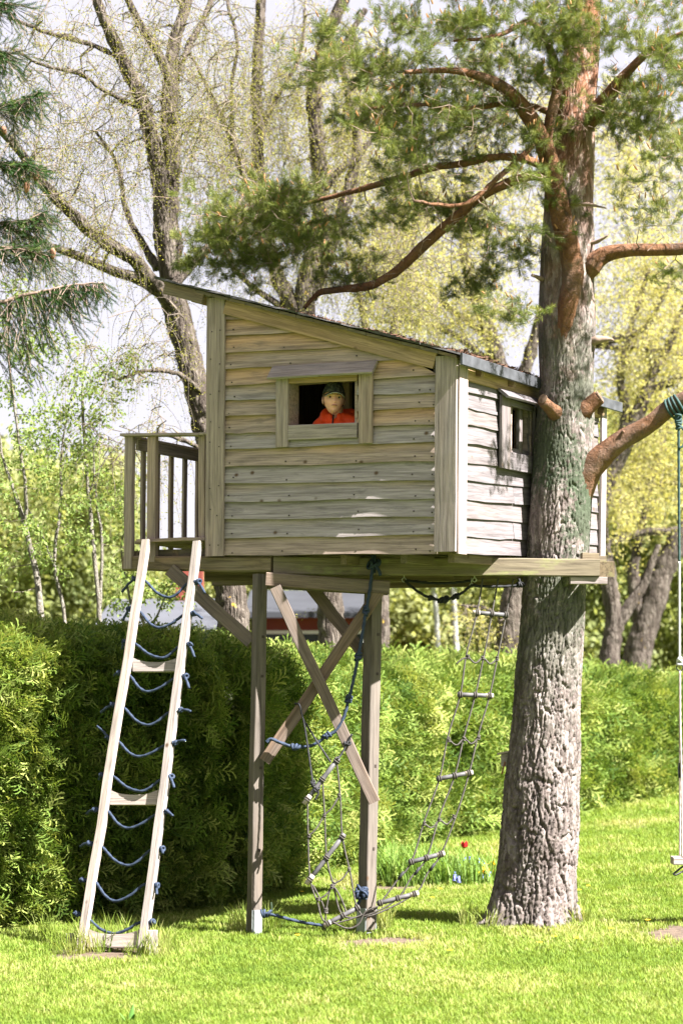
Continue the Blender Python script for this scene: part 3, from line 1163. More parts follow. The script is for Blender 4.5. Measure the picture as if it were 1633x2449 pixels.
M_PINEBARK = bark_mat('pine_bark', (0.065, 0.05, 0.044), (0.14, 0.115, 0.106), (0.245, 0.213, 0.20), 1.0, plate=True, lichen=0.22, lichen_shade_col=(0.045, 0.058, 0.036), orange=(0.20, 0.092, 0.052), oz=(4.6, 6.6), stretch=0.25)
M_PINELIMB = limb_bark('pine_limb_bark')
M_PINETWIG = plain('pine_twig', (0.19, 0.135, 0.105), 0.85, 0.35, 20)
YT = 16.0
pine = thing('pine_tree', 'tall pine with thick furrowed trunk rising beside the playhouse', 'tree', (at(1220, 2135, YT).x, YT, ground_z(1.5, 16)))
TR = [(1222, 2180, 185), (1222, 2140, 182), (1226, 2080, 172), (1232, 1990, 170), (1238, 1900, 172), (1250, 1700, 156), (1258, 1560, 148), (1270, 1400, 143), (1281, 1270, 138), (1289, 1130, 138),
      (1293, 1000, 132), (1300, 880, 124), (1300, 760, 127), (1302, 640, 122), (1304, 520, 116), (1307, 400, 110), (1316, 270, 98), (1330, 150, 84), (1342, 20, 70), (1352, -150, 54), (1362, -420, 30), (1370, -700, 8)]


def worley(sx, sz, per, cs, cz, seed):
    """F1, F2 and cell id of jittered cells on a cylinder; sx arc position (0..per), sz height"""
    nx = max(3, int(round(per / cs)))
    r = np.random.default_rng(seed)
    J = r.random((2048, 3))
    gx = sx / per * nx
    gy = sz / cz
    ix, iy = np.floor(gx).astype(int), np.floor(gy).astype(int)
    f1 = np.full(gx.shape, 9.0)
    f2 = np.full(gx.shape, 9.0)
    cid = np.zeros(gx.shape)
    for dy in (-1, 0, 1):
        for dx in (-1, 0, 1):
            cx, cy = ix + dx, iy + dy
            hsh = ((cx % nx) * 73 + cy * 151) % 2048
            d = np.hypot(cx + J[hsh, 0] - gx, cy + J[hsh, 1] - gy)
            new1 = d < f1
            f2 = np.where(new1, f1, np.minimum(f2, d))
            cid = np.where(new1, J[hsh, 2], cid)
            f1 = np.minimum(f1, d)
    return f1, f2, cid


def vnoise(x, y, z, sc, seed=0.0):
    return np.array([noise.noise(Vector((a * sc + seed, b * sc, c * sc))) for a, b, c in zip(x.ravel(), y.ravel(), z.ravel())]).reshape(x.shape)


def make_trunk():
    pts = [at(x, y, YT) for x, y, w in TR]
    rad = [wpx(w, YT) / 2 for x, y, w in TR]
    nz, na = 1000, 240
    cz = [p.z for p in pts]
    order = np.argsort(cz)
    Zs = np.linspace(min(cz), at(0, -260, YT).z, nz)
    xs = np.interp(Zs, np.array(cz)[order], np.array([p.x for p in pts])[order])
    rs = np.interp(Zs, np.array(cz)[order], np.array(rad)[order])
    xs = np.convolve(np.pad(xs, 12, 'edge'), np.ones(25) / 25, 'valid')
    th = np.linspace(0, 2 * math.pi, na, endpoint=False)
    T, Zg = np.meshgrid(th, Zs)
    Rg = np.repeat(rs[:, None], na, 1)
    z0 = Zs[0]
    hgt = Zg - z0
    # root flare, stronger to the left
    flare = np.exp(-np.maximum(hgt - 0.12, 0) / 0.20)
    Rg = Rg * (1 + flare * (0.24 + 0.17 * np.cos(5 * T + 0.6) + 0.50 * np.clip(np.cos(T - math.pi * 1.03), 0, 1) ** 4))
    per = 2 * math.pi * 0.25
    arc = T / (2 * math.pi) * per
    low = vnoise(np.cos(T) * 0.25, np.sin(T) * 0.25, Zg, 2.2, 3.1)
    wob = vnoise(np.cos(T) * 0.25, np.sin(T) * 0.25, Zg * 0.6, 9.0, 7.7)
    arc_w = (arc + 0.022 * wob + 0.010 * vnoise(np.cos(T) * 0.25, np.sin(T) * 0.25, Zg, 17.0, 4.4)) % per
    f1, f2, cid = worley(arc_w, Zg + 0.05 * low, per, 0.033, 0.24, 5)
    g1, g2, cid2 = worley(arc_w, Zg, per, 0.022, 0.05, 9)
    h1, h2, cid3 = worley((arc + 0.03 * wob) % per, Zg + 0.08 * low, per, 0.085, 0.42, 17)
    fis = np.clip((h2 - h1) / 0.11, 0, 1) ** 0.8
    fur = np.clip((f2 - f1) / 0.15, 0, 1) ** 0.8
    fur2 = np.clip((g2 - g1) / 0.35, 0, 1)
    amp = np.interp(Zs, [0, 1.5, 3.5, 5, 7], [0.040, 0.034, 0.020, 0.011, 0.006])[:, None]
    lowf = np.clip(1 - hgt / 4.5, 0.15, 1)
    R = Rg + amp * 0.9 * (fis - 0.85) * lowf + amp * 0.85 * (fur - 0.75) + amp * 0.22 * (fur2 - 0.6) + amp * 0.22 * (cid - 0.5) + 0.012 * low
    X = xs[:, None] + R * np.cos(T)
    Yc = YT + R * np.sin(T)
    v = np.stack([X, Yc, Zg], -1).reshape(-1, 3)
    f = []
    for j in range(nz - 1):
        for i in range(na):
            i2 = (i + 1) % na
            f.append((j * na + i, j * na + i2, (j + 1) * na + i2, (j + 1) * na + i))
    me = mesh('trunk', v, f, True)
    pl_ = me.attributes.new('plate', 'FLOAT', 'POINT')
    pl_.data.foreach_set('value', (0.6 * cid + 0.4 * cid2).ravel().astype(np.float32))
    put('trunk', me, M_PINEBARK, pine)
    return xs, Zs


make_trunk()
M_CUT = plain('cut_pine', (0.13, 0.085, 0.058), 0.85, 0.4, 35)
PN = []        # nodes of the pine's wood for the twigs to start from


def limb(pts, name, mat, parent, n=10, rough=0.06, sub=6, collect=None, ridge=0.0):
    """pts: (px, py, width px, Y)"""
    P = catmull([at(x, y, Y) for x, y, w, Y in pts], sub)
    wd = []
    for i in range(len(pts) - 1):
        for k in range(sub):
            t = k / sub
            wd.append(wpx(pts[i][2] * (1 - t) + pts[i + 1][2] * t, pts[i][3]) / 2)
    wd.append(wpx(pts[-1][2], pts[-1][3]) / 2)
    sd = random.uniform(0, 90)
    Q = []
    for i, p in enumerate(P):
        o = noise.noise_vector(p * 1.7 + Vector((sd, 0, 0))) * min(0.04, wd[i] * 0.5)
        Q.append(p + o)
    mb = MB()
    if ridge and wd[0] > 0.045:
        n = 26
        Q2, w2 = [], []
        for i in range(len(Q) - 1):
            for k in range(3):
                Q2.append(Q[i].lerp(Q[i + 1], k / 3))
                w2.append(wd[i] + (wd[i + 1] - wd[i]) * k / 3)
        Q2.append(Q[-1])
        w2.append(wd[-1])
        mb.tube(Q2, w2, n)
        vv = []
        for i, p in enumerate(mb.v):
            r_ = min(i // n, len(Q2) - 1)
            o = p - Q2[r_]
            q = Vector((o.x, o.y, p.z * 0.22)) * 26
            g = 1 - abs(noise.noise(q)) * 2.2
            g2 = noise.noise(q * 2.3)
            vv.append(p + (o.normalized() if o.length > 1e-6 else o) * (ridge * (0.45 - g) * -1 * min(1, w2[r_] / 0.09) * -1 + ridge * 0.4 * g2))
        mb.v = vv
    else:
        mb.tube(Q, wd, n)
        # roughen
        vv = []
        for p in mb.v:
            vv.append(p + noise.noise_vector(p * 16) * rough * 0.12 + noise.noise_vector(p * 6) * rough * 0.15)
        mb.v = vv
    o = mb.build(name, mat, parent)
    if collect is not None:
        for p, r in zip(Q[2:], wd[2:]):
            collect.append((p, r))
    return o


L_ = lambda pts, mat=M_PINELIMB, c=PN, n=10: limb(pts, 'branch', mat, pine, n, collect=c, ridge=0.009)
L_([(1300, 800, 34, 15.86), (1305, 700, 46, 15.80), (1310, 620, 50, 15.78), (1296, 520, 50, 15.76), (1278, 420, 46, 15.72), (1252, 335, 42, 15.66), (1215, 270, 38, 15.6), (1170, 215, 30, 15.5), (1120, 180, 22, 15.4), (1040, 160, 15, 15.3), (930, 165, 9, 15.2)])
L_([(1256, 330, 26, 15.66), (1270, 260, 26, 15.6), (1280, 190, 22, 15.55), (1262, 110, 18, 15.5), (1215, 50, 13, 15.4), (1130, 85, 9, 15.3), (1040, 95, 6, 15.2)])
L_([(1256, 408, 22, 15.85), (1215, 404, 22, 15.7), (1150, 424, 22, 15.75), (1090, 462, 22, 15.85), (1030, 515, 24, 15.95), (960, 580, 24, 16.1), (905, 628, 22, 16.2), (850, 655, 19, 16.3), (780, 666, 16, 16.4), (735, 672, 14, 16.45), (698, 706, 11, 16.5)])
L_([(1252, 388, 18, 15.9), (1205, 366, 18, 15.8), (1150, 362, 17, 15.7), (1080, 370, 17, 15.8), (1000, 384, 17, 15.95), (920, 408, 16, 16.1), (850, 428, 14, 16.25), (770, 450, 11, 16.4), (680, 470, 8, 16.5)])
L_([(1225, 335, 10, 15.6), (1170, 385, 12, 15.5), (1130, 420, 12, 15.45), (1075, 465, 12, 15.4), (1010, 470, 9, 15.3), (950, 460, 6, 15.2)])
L_([(1270, 260, 15, 15.8), (1220, 245, 15, 15.7), (1150, 240, 14, 15.6), (1060, 250, 12, 15.5), (960, 240, 9, 15.4), (850, 250, 6, 15.3)])
L_([(1330, 300, 40, 15.95), (1365, 255, 46, 15.9), (1398, 215, 34, 15.8), (1440, 165, 22, 15.7), (1500, 110, 15, 15.6), (1580, 70, 10, 15.5), (1680, 40, 6, 15.4)])
L_([(1318, 650, 40, 15.95), (1350, 612, 50, 15.92), (1385, 586, 36, 15.9), (1440, 574, 30, 15.85), (1500, 572, 29, 15.8), (1568, 567, 28, 15.75), (1660, 545, 24, 15.7), (1760, 500, 16, 15.6)])
# the swing branch
BR = [(1276, 1195, 96, 16.08), (1312, 1135, 86, 15.99), (1345, 1090, 66, 15.92), (1382, 1051, 54, 15.86), (1430, 1012, 46, 15.8), (1490, 976, 41, 15.72), (1530, 944, 41, 15.68), (1580, 915, 40, 15.62), (1680, 870, 34, 15.5), (1800, 800, 26, 15.4), (1920, 700, 16, 15.3)]
L_(BR, c=[])
limb([(1530, 955, 16, 15.68), (1526, 938, 17, 15.67), (1522, 930, 15, 15.66)], 'stub', M_PINELIMB, pine, 7)
limb([(1424, 1012, 12, 15.76), (1428, 995, 10, 15.74), (1432, 990, 8, 15.73)], 'stub', M_PINELIMB, pine, 7)
# sawn stubs
limb([(1318, 975, 76, 15.95), (1340, 944, 46, 15.88), (1358, 927, 37, 15.85), (1376, 911, 34, 15.82)], 'sawn_stub', M_PINELIMB, pine, 12, ridge=0.01)
limb([(1288, 950, 44, 15.9), (1268, 934, 30, 15.72), (1246, 916, 25, 15.6)], 'sawn_stub', M_PINELIMB, pine, 12, ridge=0.006)
for (x, y, w, Y, ax) in ((1377, 910.2, 30, 15.816, (0.8, -0.3, 0.5)), (1245.5, 915.5, 22, 15.595, (-0.6, -0.75, 0.25))):
    mb = MB()
    c = at(x, y, Y)
    ax = Vector(ax).normalized()
    for q, rr in enumerate((1.0, 0.72, 0.45, 0.2)):
        mb.tube([c - ax * 0.006, c + ax * (0.002 + 0.0012 * q)], wpx(w, Y) / 2 * rr, 14)
    mb.build('cut_face', M_CUT, pine, smooth=False)
limb([(1345, 790, 26, 15.95), (1375, 780, 22, 15.9), (1398, 778, 8, 15.88), (1410, 782, 3, 15.88)], 'stub', M_PINETWIG, pine, 8)
limb([(1246, 640, 14, 15.9), (1235, 636, 10, 15.85), (1222, 634, 7, 15.8)], 'stub', M_PINETWIG, pine, 6)
limb([(1310, 470, 9, 15.75), (1350, 470, 7, 15.65), (1390, 478, 3, 15.6)], 'stub', M_PINETWIG, pine, 6)
limb([(1350, 560, 12, 15.9), (1372, 555, 8, 15.85), (1395, 542, 3, 15.8)], 'stub', M_PINETWIG, pine, 6)


def grow(nodes, targets, mb, r0=0.006, r1=0.0018, step=0.14, droop=0.0, wiggle=0.05, n=4, maxd=2.0):
    """each target is reached by a twig from the nearest wood; returns (tip, direction) and all new nodes"""
    N0 = len(nodes)
    cap = N0 + len(targets) * 12
    A = np.zeros((cap, 3))
    Rr = np.zeros(cap)
    for i, (p, r) in enumerate(nodes):
        A[i] = p
        Rr[i] = r
    cnt = N0
    T = np.array([tuple(t) for t in targets])
    base = A[:N0]
    dist = np.array([np.min(np.sum((base - t) ** 2, 1)) for t in T])
    tips = []
    for k in np.argsort(dist):
        t = T[k]
        d2 = np.sum((A[:cnt] - t) ** 2, 1)
        j = int(np.argmin(d2))
        L = math.sqrt(d2[j])
        if L > maxd or L < 0.02:
            continue
        p0 = Vector(A[j])
        p1 = Vector(t)
        ns = max(2, min(10, int(L / step) + 1))
        pts = [p0]
        off = Vector((random.gauss(0, 1), random.gauss(0, 1), random.gauss(0, 0.6))) * wiggle * L
        for q in range(1, ns + 1):
            s = q / ns
            pts.append(p0.lerp(p1, s) + off * math.sin(math.pi * s) + Vector((0, 0, droop * L * math.sin(math.pi * s))) + Vector((random.gauss(0, 1), random.gauss(0, 1), random.gauss(0, 1))) * 0.012 * L)
        ra = min(Rr[j] * 0.8, r0 + 0.010 * L)
        ra = max(ra, r1)
        rad = [ra + (r1 - ra) * (q / ns) for q in range(ns + 1)]
        mb.tube(pts, rad, n, cap=False)
        for q in range(1, ns + 1):
            A[cnt] = pts[q]
            Rr[cnt] = rad[q]
            cnt += 1
        tips.append((pts[-1], (pts[-1] - pts[-2]).normalized()))
    return tips, A[N0:cnt]


def blob(cx, cy, rx, ry, Y, ry_d, n, shell=0.0):
    """n points in an ellipsoid given by photo position/size and distance"""
    out = []
    while len(out) < n:
        a = np.array([random.uniform(-1, 1) for _ in range(3)])
        q = float(np.sum(a * a))
        if q > 1 or q < shell:
            continue
        out.append(at(cx, cy, Y) + Vector((a[0] * wpx(rx, Y), a[2] * ry_d, a[1] * wpx(ry, Y))))
    return out


M_NEEDLE = leaf_mat('pine_needles', (0.065, 0.085, 0.026), (0.12, 0.145, 0.036), (0.22, 0.225, 0.07), trans=0.33)
M_CANDLE = plain('pine_candle', (0.27, 0.135, 0.05), 0.7, 0.25, 20)


def pine_shoot(seed, L=0.13, nn=64, nl=0.05):
    r = random.Random(seed)
    v, f = [], []
    for i in range(nn):
        s = i / nn
        z = L * (0.05 + 0.95 * s)
        ph = i * 2.4 + r.uniform(-0.4, 0.4)
        el = r.uniform(0.15, 0.75) + 0.6 * s
        ln = nl * r.uniform(0.8, 1.15)
        d = Vector((math.cos(ph) * math.cos(el), math.sin(ph) * math.cos(el), math.sin(el)))
        w = d.cross(Vector((0.2, 0.3, 1))).normalized() * 0.0012
        p = Vector((0, 0, z))
        n = len(v)
        v += [p - w, p + w, p + d * ln * 0.6 + w * 0.8 + Vector((0, 0, -0.003)), p + d * ln]
        f.append((n, n + 1, n + 2))
        f.append((n, n + 2, n + 3))
    return v, f


def candle(seed):
    mb = MB()
    mb.tube([Vector((0, 0, 0.085)), Vector((0.001, 0, 0.105)), Vector((0.002, 0.001, 0.125))], [0.0048, 0.006, 0.0025], 5)
    return mb.v, mb.f


SHOOTS = [src_obj('shoot%d' % i, *pine_shoot(i, 0.075 + 0.015 * (i % 3), 52, 0.040 + 0.004 * (i % 2)), M_NEEDLE) for i in range(4)]
CANDLE = src_obj('candle0', *candle(1), M_CANDLE)

targets = []
#  cx, cy, rx, ry (px), Y, depth radius (m), twigs
for bb in [(990, 190, 250, 130, 15.6, 1.0, 420), (840, 175, 150, 100, 15.4, 0.7, 240), (1010, 300, 180, 90, 15.6, 0.8, 190), (900, 340, 110, 70, 15.4, 0.6, 100), (1190, 120, 150, 130, 15.5, 0.8, 260), (1130, 30, 160, 90, 15.6, 0.8, 170),
           (1420, 110, 160, 150, 15.6, 0.9, 300), (1540, 200, 120, 130, 15.5, 0.9, 170), (1300, 60, 110, 90, 15.3, 0.5, 120),
           (620, 525, 165, 92, 16.5, 0.6, 340), (690, 480, 130, 70, 16.5, 0.5, 170), (760, 580, 80, 85, 16.4, 0.5, 130), (560, 590, 110, 40, 16.5, 0.4, 60), (500, 545, 80, 45, 16.5, 0.4, 60),
           (930, 490, 110, 60, 16.0, 0.6, 90), (1130, 590, 110, 110, 16.3, 0.6, 150), (1010, 470, 90, 50, 16.2, 0.5, 40), (1180, 680, 60, 50, 15.2, 0.4, 40), (1200, 480, 60, 70, 15.3, 0.4, 50),
           (1310, 490, 45, 60, 15.5, 0.15, 14), (1260, 330, 60, 50, 15.3, 0.3, 26), (1420, 320, 100, 80, 15.6, 0.6, 70), (1510, 450, 80, 70, 15.5, 0.6, 50), (1540, 640, 60, 60, 15.6, 0.5, 30), (1560, 330, 80, 80, 15.4, 0.6, 60),
           (1720, 60, 150, 120, 15.5, 0.9, 70), (1735, 330, 120, 60, 14.7, 0.5, 46), (440, 600, 60, 26, 16.6, 0.3, 24)]:  # unseen foliage past the right edge is added to dapple the side wall
    bb = list(bb)
    bb[6] = int(bb[6] * (0.68 if bb[4] < 16.35 else 0.80))
    k = max(1, bb[6] // 15)
    for c_ in blob(*bb[:6], k):
        m_ = bb[6] // k
        sr_ = random.uniform(0.55, 1.25)
        for q in range(m_):
            targets.append(c_ + Vector((random.gauss(0, 0.15), random.gauss(0, 0.15), random.gauss(0, 0.055))) * sr_)
tw = MB()
tips, newn = grow(PN, targets, tw, 0.006, 0.0024, 0.13, -0.02, 0.10, 3, maxd=2.2)
bare_t = []
for bb in [(1080, 430, 170, 90, 15.6, 0.6, 70), (980, 560, 150, 90, 15.8, 0.6, 60), (1330, 180, 120, 100, 15.4, 0.5, 70), (1430, 330, 110, 120, 15.6, 0.6, 60), (1180, 260, 120, 90, 15.4, 0.5, 60), (1000, 250, 200, 110, 15.3, 0.6, 110), (640, 540, 170, 80, 16.3, 0.6, 90), (820, 640, 120, 60, 16.3, 0.4, 40), (1520, 480, 90, 120, 15.6, 0.5, 50)]:
    bare_t += blob(*bb)
grow(PN + [(Vector(q), 0.004) for q in newn[::3]], bare_t, tw, 0.0055, 0.0026, 0.09, -0.03, 0.16, 3, maxd=1.6)
tw.build('twigs', M_PINETWIG, pine, kind='stuff')
pp, dd = [], []
for p, d in tips:
    k = random.randint(2, 4)
    for q in range(k):
        dv = (d * 0.7 + Vector((random.gauss(0, 0.5), random.gauss(0, 0.5), random.gauss(0.25, 0.4)))).normalized()
        pp.append(p - d * random.uniform(0, 0.05) + Vector((random.gauss(0, 0.03), random.gauss(0, 0.03), random.gauss(0, 0.02))))
        dd.append(dv)
pp = np.array([tuple(p) for p in pp])
dd = np.array([tuple(d) for d in dd])
scatter('needles', pp, euler_from_dirs(dd), rng.uniform(0.75, 1.15, len(pp)), np.clip(rng.normal(0.45, 0.25, len(pp)), 0, 1), SHOOTS, pine)
sel = rng.random(len(pp)) < 0.10
d2 = dd[sel].copy()
d2[:, 2] += 1.3
scatter('buds', pp[sel], euler_from_dirs(d2), rng.uniform(0.8, 1.3, sel.sum()), rng.random(sel.sum()), [CANDLE], pine)

# ------------------------------------------------------------------ ladder with rope rungs
def plane_pt(px, py, p, n):
    o = Vector((0, 0, CAM_H))
    d = ray(px, py)
    return o + d * ((Vector(p) - o).dot(n) / d.dot(n))


def z3(x, y):
    return (150 + x / 2.352) * 0.9602, (1280 + y / 2.352) * 0.9602


lt = front(*z3(473, 30), -0.075)
rt = front(*z3(758, 38), -0.075)
lt, rt = HM @ lt, HM @ rt
lb = ground_hit(*z3(97, 2340))
rb = ground_hit(*z3(443, 2352))
LN = (lb - lt).cross(rt - lt).normalized()
if LN.y > 0:
    LN = -LN
ladder = thing('rope_ladder_frame', 'pale wooden ladder with sagging blue rope rungs leaning on the deck', 'ladder', tuple((lb + rb) / 2))
ladder.name = 'leaning_ladder'
WM['leaning_ladder'] = WM['rope_ladder_frame']


def lp(px, py, off=0.0):
    return plane_pt(*z3(px, py), lt + LN * off, LN)


def wbeam(name, p0, p1, w, h, mat, parent, up, c=0.004, segs=6, label=None, jit=0.0012):
    return beam(name, p0, p1, w, h, mat, parent, up=up, c=c, segs=segs, jit=jit, local=False, label=label)


railL = (lp(473, 30), lp(100, 2345))
railR = (lp(758, 38), lp(446, 2358))
for nm, (a, b) in (('rail', railL), ('rail', railR)):
    wbeam(nm, a, b - (a - b).normalized() * 0.03, 0.068, 0.045, M_LADDER, ladder, LN, segs=10, c=0.006, jit=0.003)


def sag_board(name, x0, x1, y0, y1, sag, parent, off=-0.03, t=0.03):
    """rung board with a hollow sawn in its upper edge"""
    n = 10
    v, f = [], []
    for i in range(n + 1):
        s = i / n
        top = lp(x0 + (x1 - x0) * s, y0 + sag * (1 - (2 * s - 1) ** 4) * (0.6 + 0.4 * math.sin(math.pi * s)), off)
        bot = lp(x0 + (x1 - x0) * s, y1, off)
        v += [top, bot, bot - LN * t, top - LN * t]
    for i in range(n):
        for k in range(4):
            f.append((i * 4 + k, (i + 1) * 4 + k, (i + 1) * 4 + (k + 1) % 4, i * 4 + (k + 1) % 4))
    f.append((0, 1, 2, 3))
    f.append((n * 4 + 3, n * 4 + 2, n * 4 + 1, n * 4))
    M = frame_of(lp(x0, y1, off), lp(x1, y1, off), (0, 0, 1))
    MI = M.inverted()
    return put(name, mesh(name, [MI @ p for p in v], f), M_LADDER, parent, M)


sag_board('rung_board', 395, 645, 688, 765, 26, ladder)
sag_board('rung_board', 268, 535, 1432, 1515, 28, ladder)
sag_board('rung_board', 138, 450, 2210, 2318, 34, ladder, 0.0)


def knot(mb, c, r, ax, rr):
    ax = Vector(ax).normalized()
    for k in range(4):
        a2 = (ax + Vector((random.gauss(0, 0.6), random.gauss(0, 0.6), random.gauss(0, 0.6)))).normalized()
        mb.torus(c + ax * (k - 1.5) * r * 0.45, a2, r * 0.75, rr * 0.9, 9, 5)


def rope_curve(mb, pts, r, tw=95, n=9, step=0.011, lob=0.16):
    P = catmull(pts, 8)
    # resample evenly
    out = [P[0]]
    acc = 0.0
    for i in range(1, len(P)):
        seg = P[i] - P[i - 1]
        L = seg.length
        while acc + L >= step:
            t = (step - acc) / L
            q = P[i - 1] + seg * t
            out.append(q)
            seg = P[i] - q
            L = seg.length
            acc = 0.0
            P[i - 1] = q
            if L < 1e-6:
                break
        acc += L
    out.append(P[-1])
    if (out[-1] - out[-2]).length < 1e-4:
        out.pop()
    mb.tube(out, r, n, True, tw, lob)


RR = 0.0105
ROPES = [((463, 255), (700, 275), (600, 350), (405, 245), (335, 320), (760, 262), (800, 325)),
         ((435, 430), (680, 450), (545, 520), (378, 415), (340, 480), (735, 440), (785, 468)),
         ((408, 610), (650, 630), (560, 690), (350, 600), (335, 640), (712, 615), (742, 685)),
         ((378, 790), (622, 810), (480, 880), (320, 775), (290, 790), (687, 795), (712, 860)),
         ((345, 970), (595, 1000), (480, 1068), (285, 955), (215, 998), (655, 985), (720, 990)),
         ((315, 1160), (570, 1185), (430, 1245), (258, 1140), (195, 1075), (630, 1170), (690, 1155)),
         ((283, 1355), (545, 1380), (440, 1440), (225, 1350), (205, 1375), (605, 1360), (628, 1420)),
         ((250, 1548), (518, 1575), (370, 1648), (182, 1545), (135, 1568), (578, 1555), (620, 1578)),
         ((218, 1750), (490, 1775), (370, 1858), (155, 1735), (100, 1752), (555, 1765), (565, 1790)),
         ((180, 1945), (460, 1965), (300, 2058), (115, 1940), (108, 1930), (528, 1970), (530, 2020)),
         ((142, 2155), (430, 2180), (290, 2240), (80, 2130), (70, 2120), (500, 2175), (520, 2185))]
for (a, b, m_, kl, tl, kr, tr) in ROPES:
    mb = MB()
    A, B, Mm = lp(*a, -0.02), lp(*b, -0.02), lp(*m_, -0.01)
    q = (m_[0] - a[0]) / (b[0] - a[0])
    c1 = lp(a[0] + (m_[0] - a[0]) * 0.5, a[1] + (m_[1] - a[1]) * 0.72, -0.015)
    c2 = lp(m_[0] + (b[0] - m_[0]) * 0.5, b[1] + (m_[1] - b[1]) * 0.66, -0.015)
    KL, KR = lp(*kl, -0.02), lp(*kr, 0.0)
    rope_curve(mb, [KL, A, c1, Mm, c2, B, KR], RR)
    o = mb.build('rope_rung', M_BLUE, ladder)
    mk = MB()
    knot(mk, KL, 0.02, (A - KL), RR)
    rope_curve(mk, [KL, (KL + lp(*tl, -0.05)) / 2 + Vector((0, 0, 0.01)), lp(*tl, -0.05)], RR * 0.95)
    mk.build('knot', M_BLUE, o)
    mk = MB()
    knot(mk, KR, 0.023, (B - KR), RR)
    rope_curve(mk, [KR, (KR + lp(*tr, 0.02)) / 2 + Vector((0, 0, 0.008)), lp(*tr, 0.02)], RR * 0.95)
    mk.build('knot', M_BLUE, o)
# short wooden stakes at the ladder's feet
for (x0, x1, y0, y1, lab) in ((482, 535, 2222, 2370, 'short wooden stake driven in beside the ladder\'s nearer foot'), (22, 62, 2240, 2330, 'short wooden stake half hidden in grass behind the ladder\'s far foot')):
    g = ground_hit(*z3((x0 + x1) / 2, y1))
    t = at(*z3((x0 + x1) / 2, y0), g.y + 0.05)
    st = thing('wooden_stake', lab, 'stake', tuple(g), group='stakes at the ladder feet')
    beam('stake_body', Vector((t.x, g.y + 0.05, g.z - 0.02)), t, wpx((x1 - x0) / 2.352 * 0.96, g.y), 0.045, M_LADDER, st, up=(0, -1, 0), local=False)

# ------------------------------------------------------------------ climbing rope with knots, knotted ropes, rope net
def z4(x, y):
    return (560 + x / 2.556) * 0.9602, (1340 + y / 2.556) * 0.9602


def z5(x, y):
    return (900 + x / 2.139) * 0.9602, (1340 + y / 2.139) * 0.9602


def rope_thing(name, label, cat, strands, mat, r, knots=(), group=None, kr=0.02, tw=95, loc=None):
    p0 = strands[0][0]
    t = thing(name, label, cat, tuple(loc or p0), group)
    for s in strands:
        mb = MB()
        rope_curve(mb, s, r, tw)
        mb.build('rope', mat, t)
    for (c, ax, s) in knots:
        mk = MB()
        knot(mk, c, kr * s, ax, r)
        mk.build('knot', mat, t)
    return t


yb = 15.40
cr = [(850, 22), (840, 90), (828, 190), (805, 310), (780, 470), (757, 590), (732, 715), (700, 850), (668, 960), (622, 1040), (568, 1072), (480, 1130), (375, 1142), (290, 1118), (225, 1092), (200, 1112)]
crp = [at(*z4(x, y), 15.52 - 0.08 * min(1, i / 4)) for i, (x, y) in enumerate(cr)]
kn = [(crp[i], crp[i + 1] - crp[i - 1], 1.0) for i in (3, 5, 7, 10, 12)]
kn.append((crp[0], Vector((1, 0, 0.3)), 1.5))
ct = rope_thing('climbing_rope', 'blue knotted climbing rope looping from the platform beam down to the cross brace', 'rope',
                [crp, [crp[0], crp[0] + Vector((0.03, -0.02, -0.03)), crp[0] + Vector((0.055, -0.03, -0.09))]], M_BLUE, 0.0125, kn, kr=0.027)
mb = MB()
bx = at(*z4(850, 15), 15.6)
for k in range(2):
    mb.torus(bx + Vector((k * 0.02 - 0.01, 0, 0.0)), (1, 0, 0), 0.082, 0.011, 16, 6)
mb.build('lashing', M_BLUE, ct)

# rope tying the net to the left post
p = [at(*z4(x, y), 15.5) for x, y in ((192, 2160), (240, 2168), (330, 2192), (430, 2215), (550, 2232), (600, 2215))]
t = rope_thing('tie_rope', 'blue rope tied low round the left post and holding the net', 'rope', [p], M_BLUE, 0.012, [(p[0], Vector((1, 0, 0)), 1.5)], 'blue tie ropes at the post feet', kr=0.024)
p = [at(*z4(x, y), 15.5) for x, y in ((775, 2045), (765, 2085), (745, 2110), (752, 2135))]
t = rope_thing('tie_rope', 'blue rope bundled in a thick knot low on the right post', 'rope', [p], M_BLUE, 0.012,
               [(p[0], Vector((1, 0, 0)), 1.4), (p[0] + Vector((0.02, -0.01, 0.02)), Vector((0, 1, 0.4)), 1.4), (p[0] + Vector((-0.02, -0.01, 0.025)), Vector((0.3, 0.2, 1)), 1.2)], 'blue tie ropes at the post feet', kr=0.03)

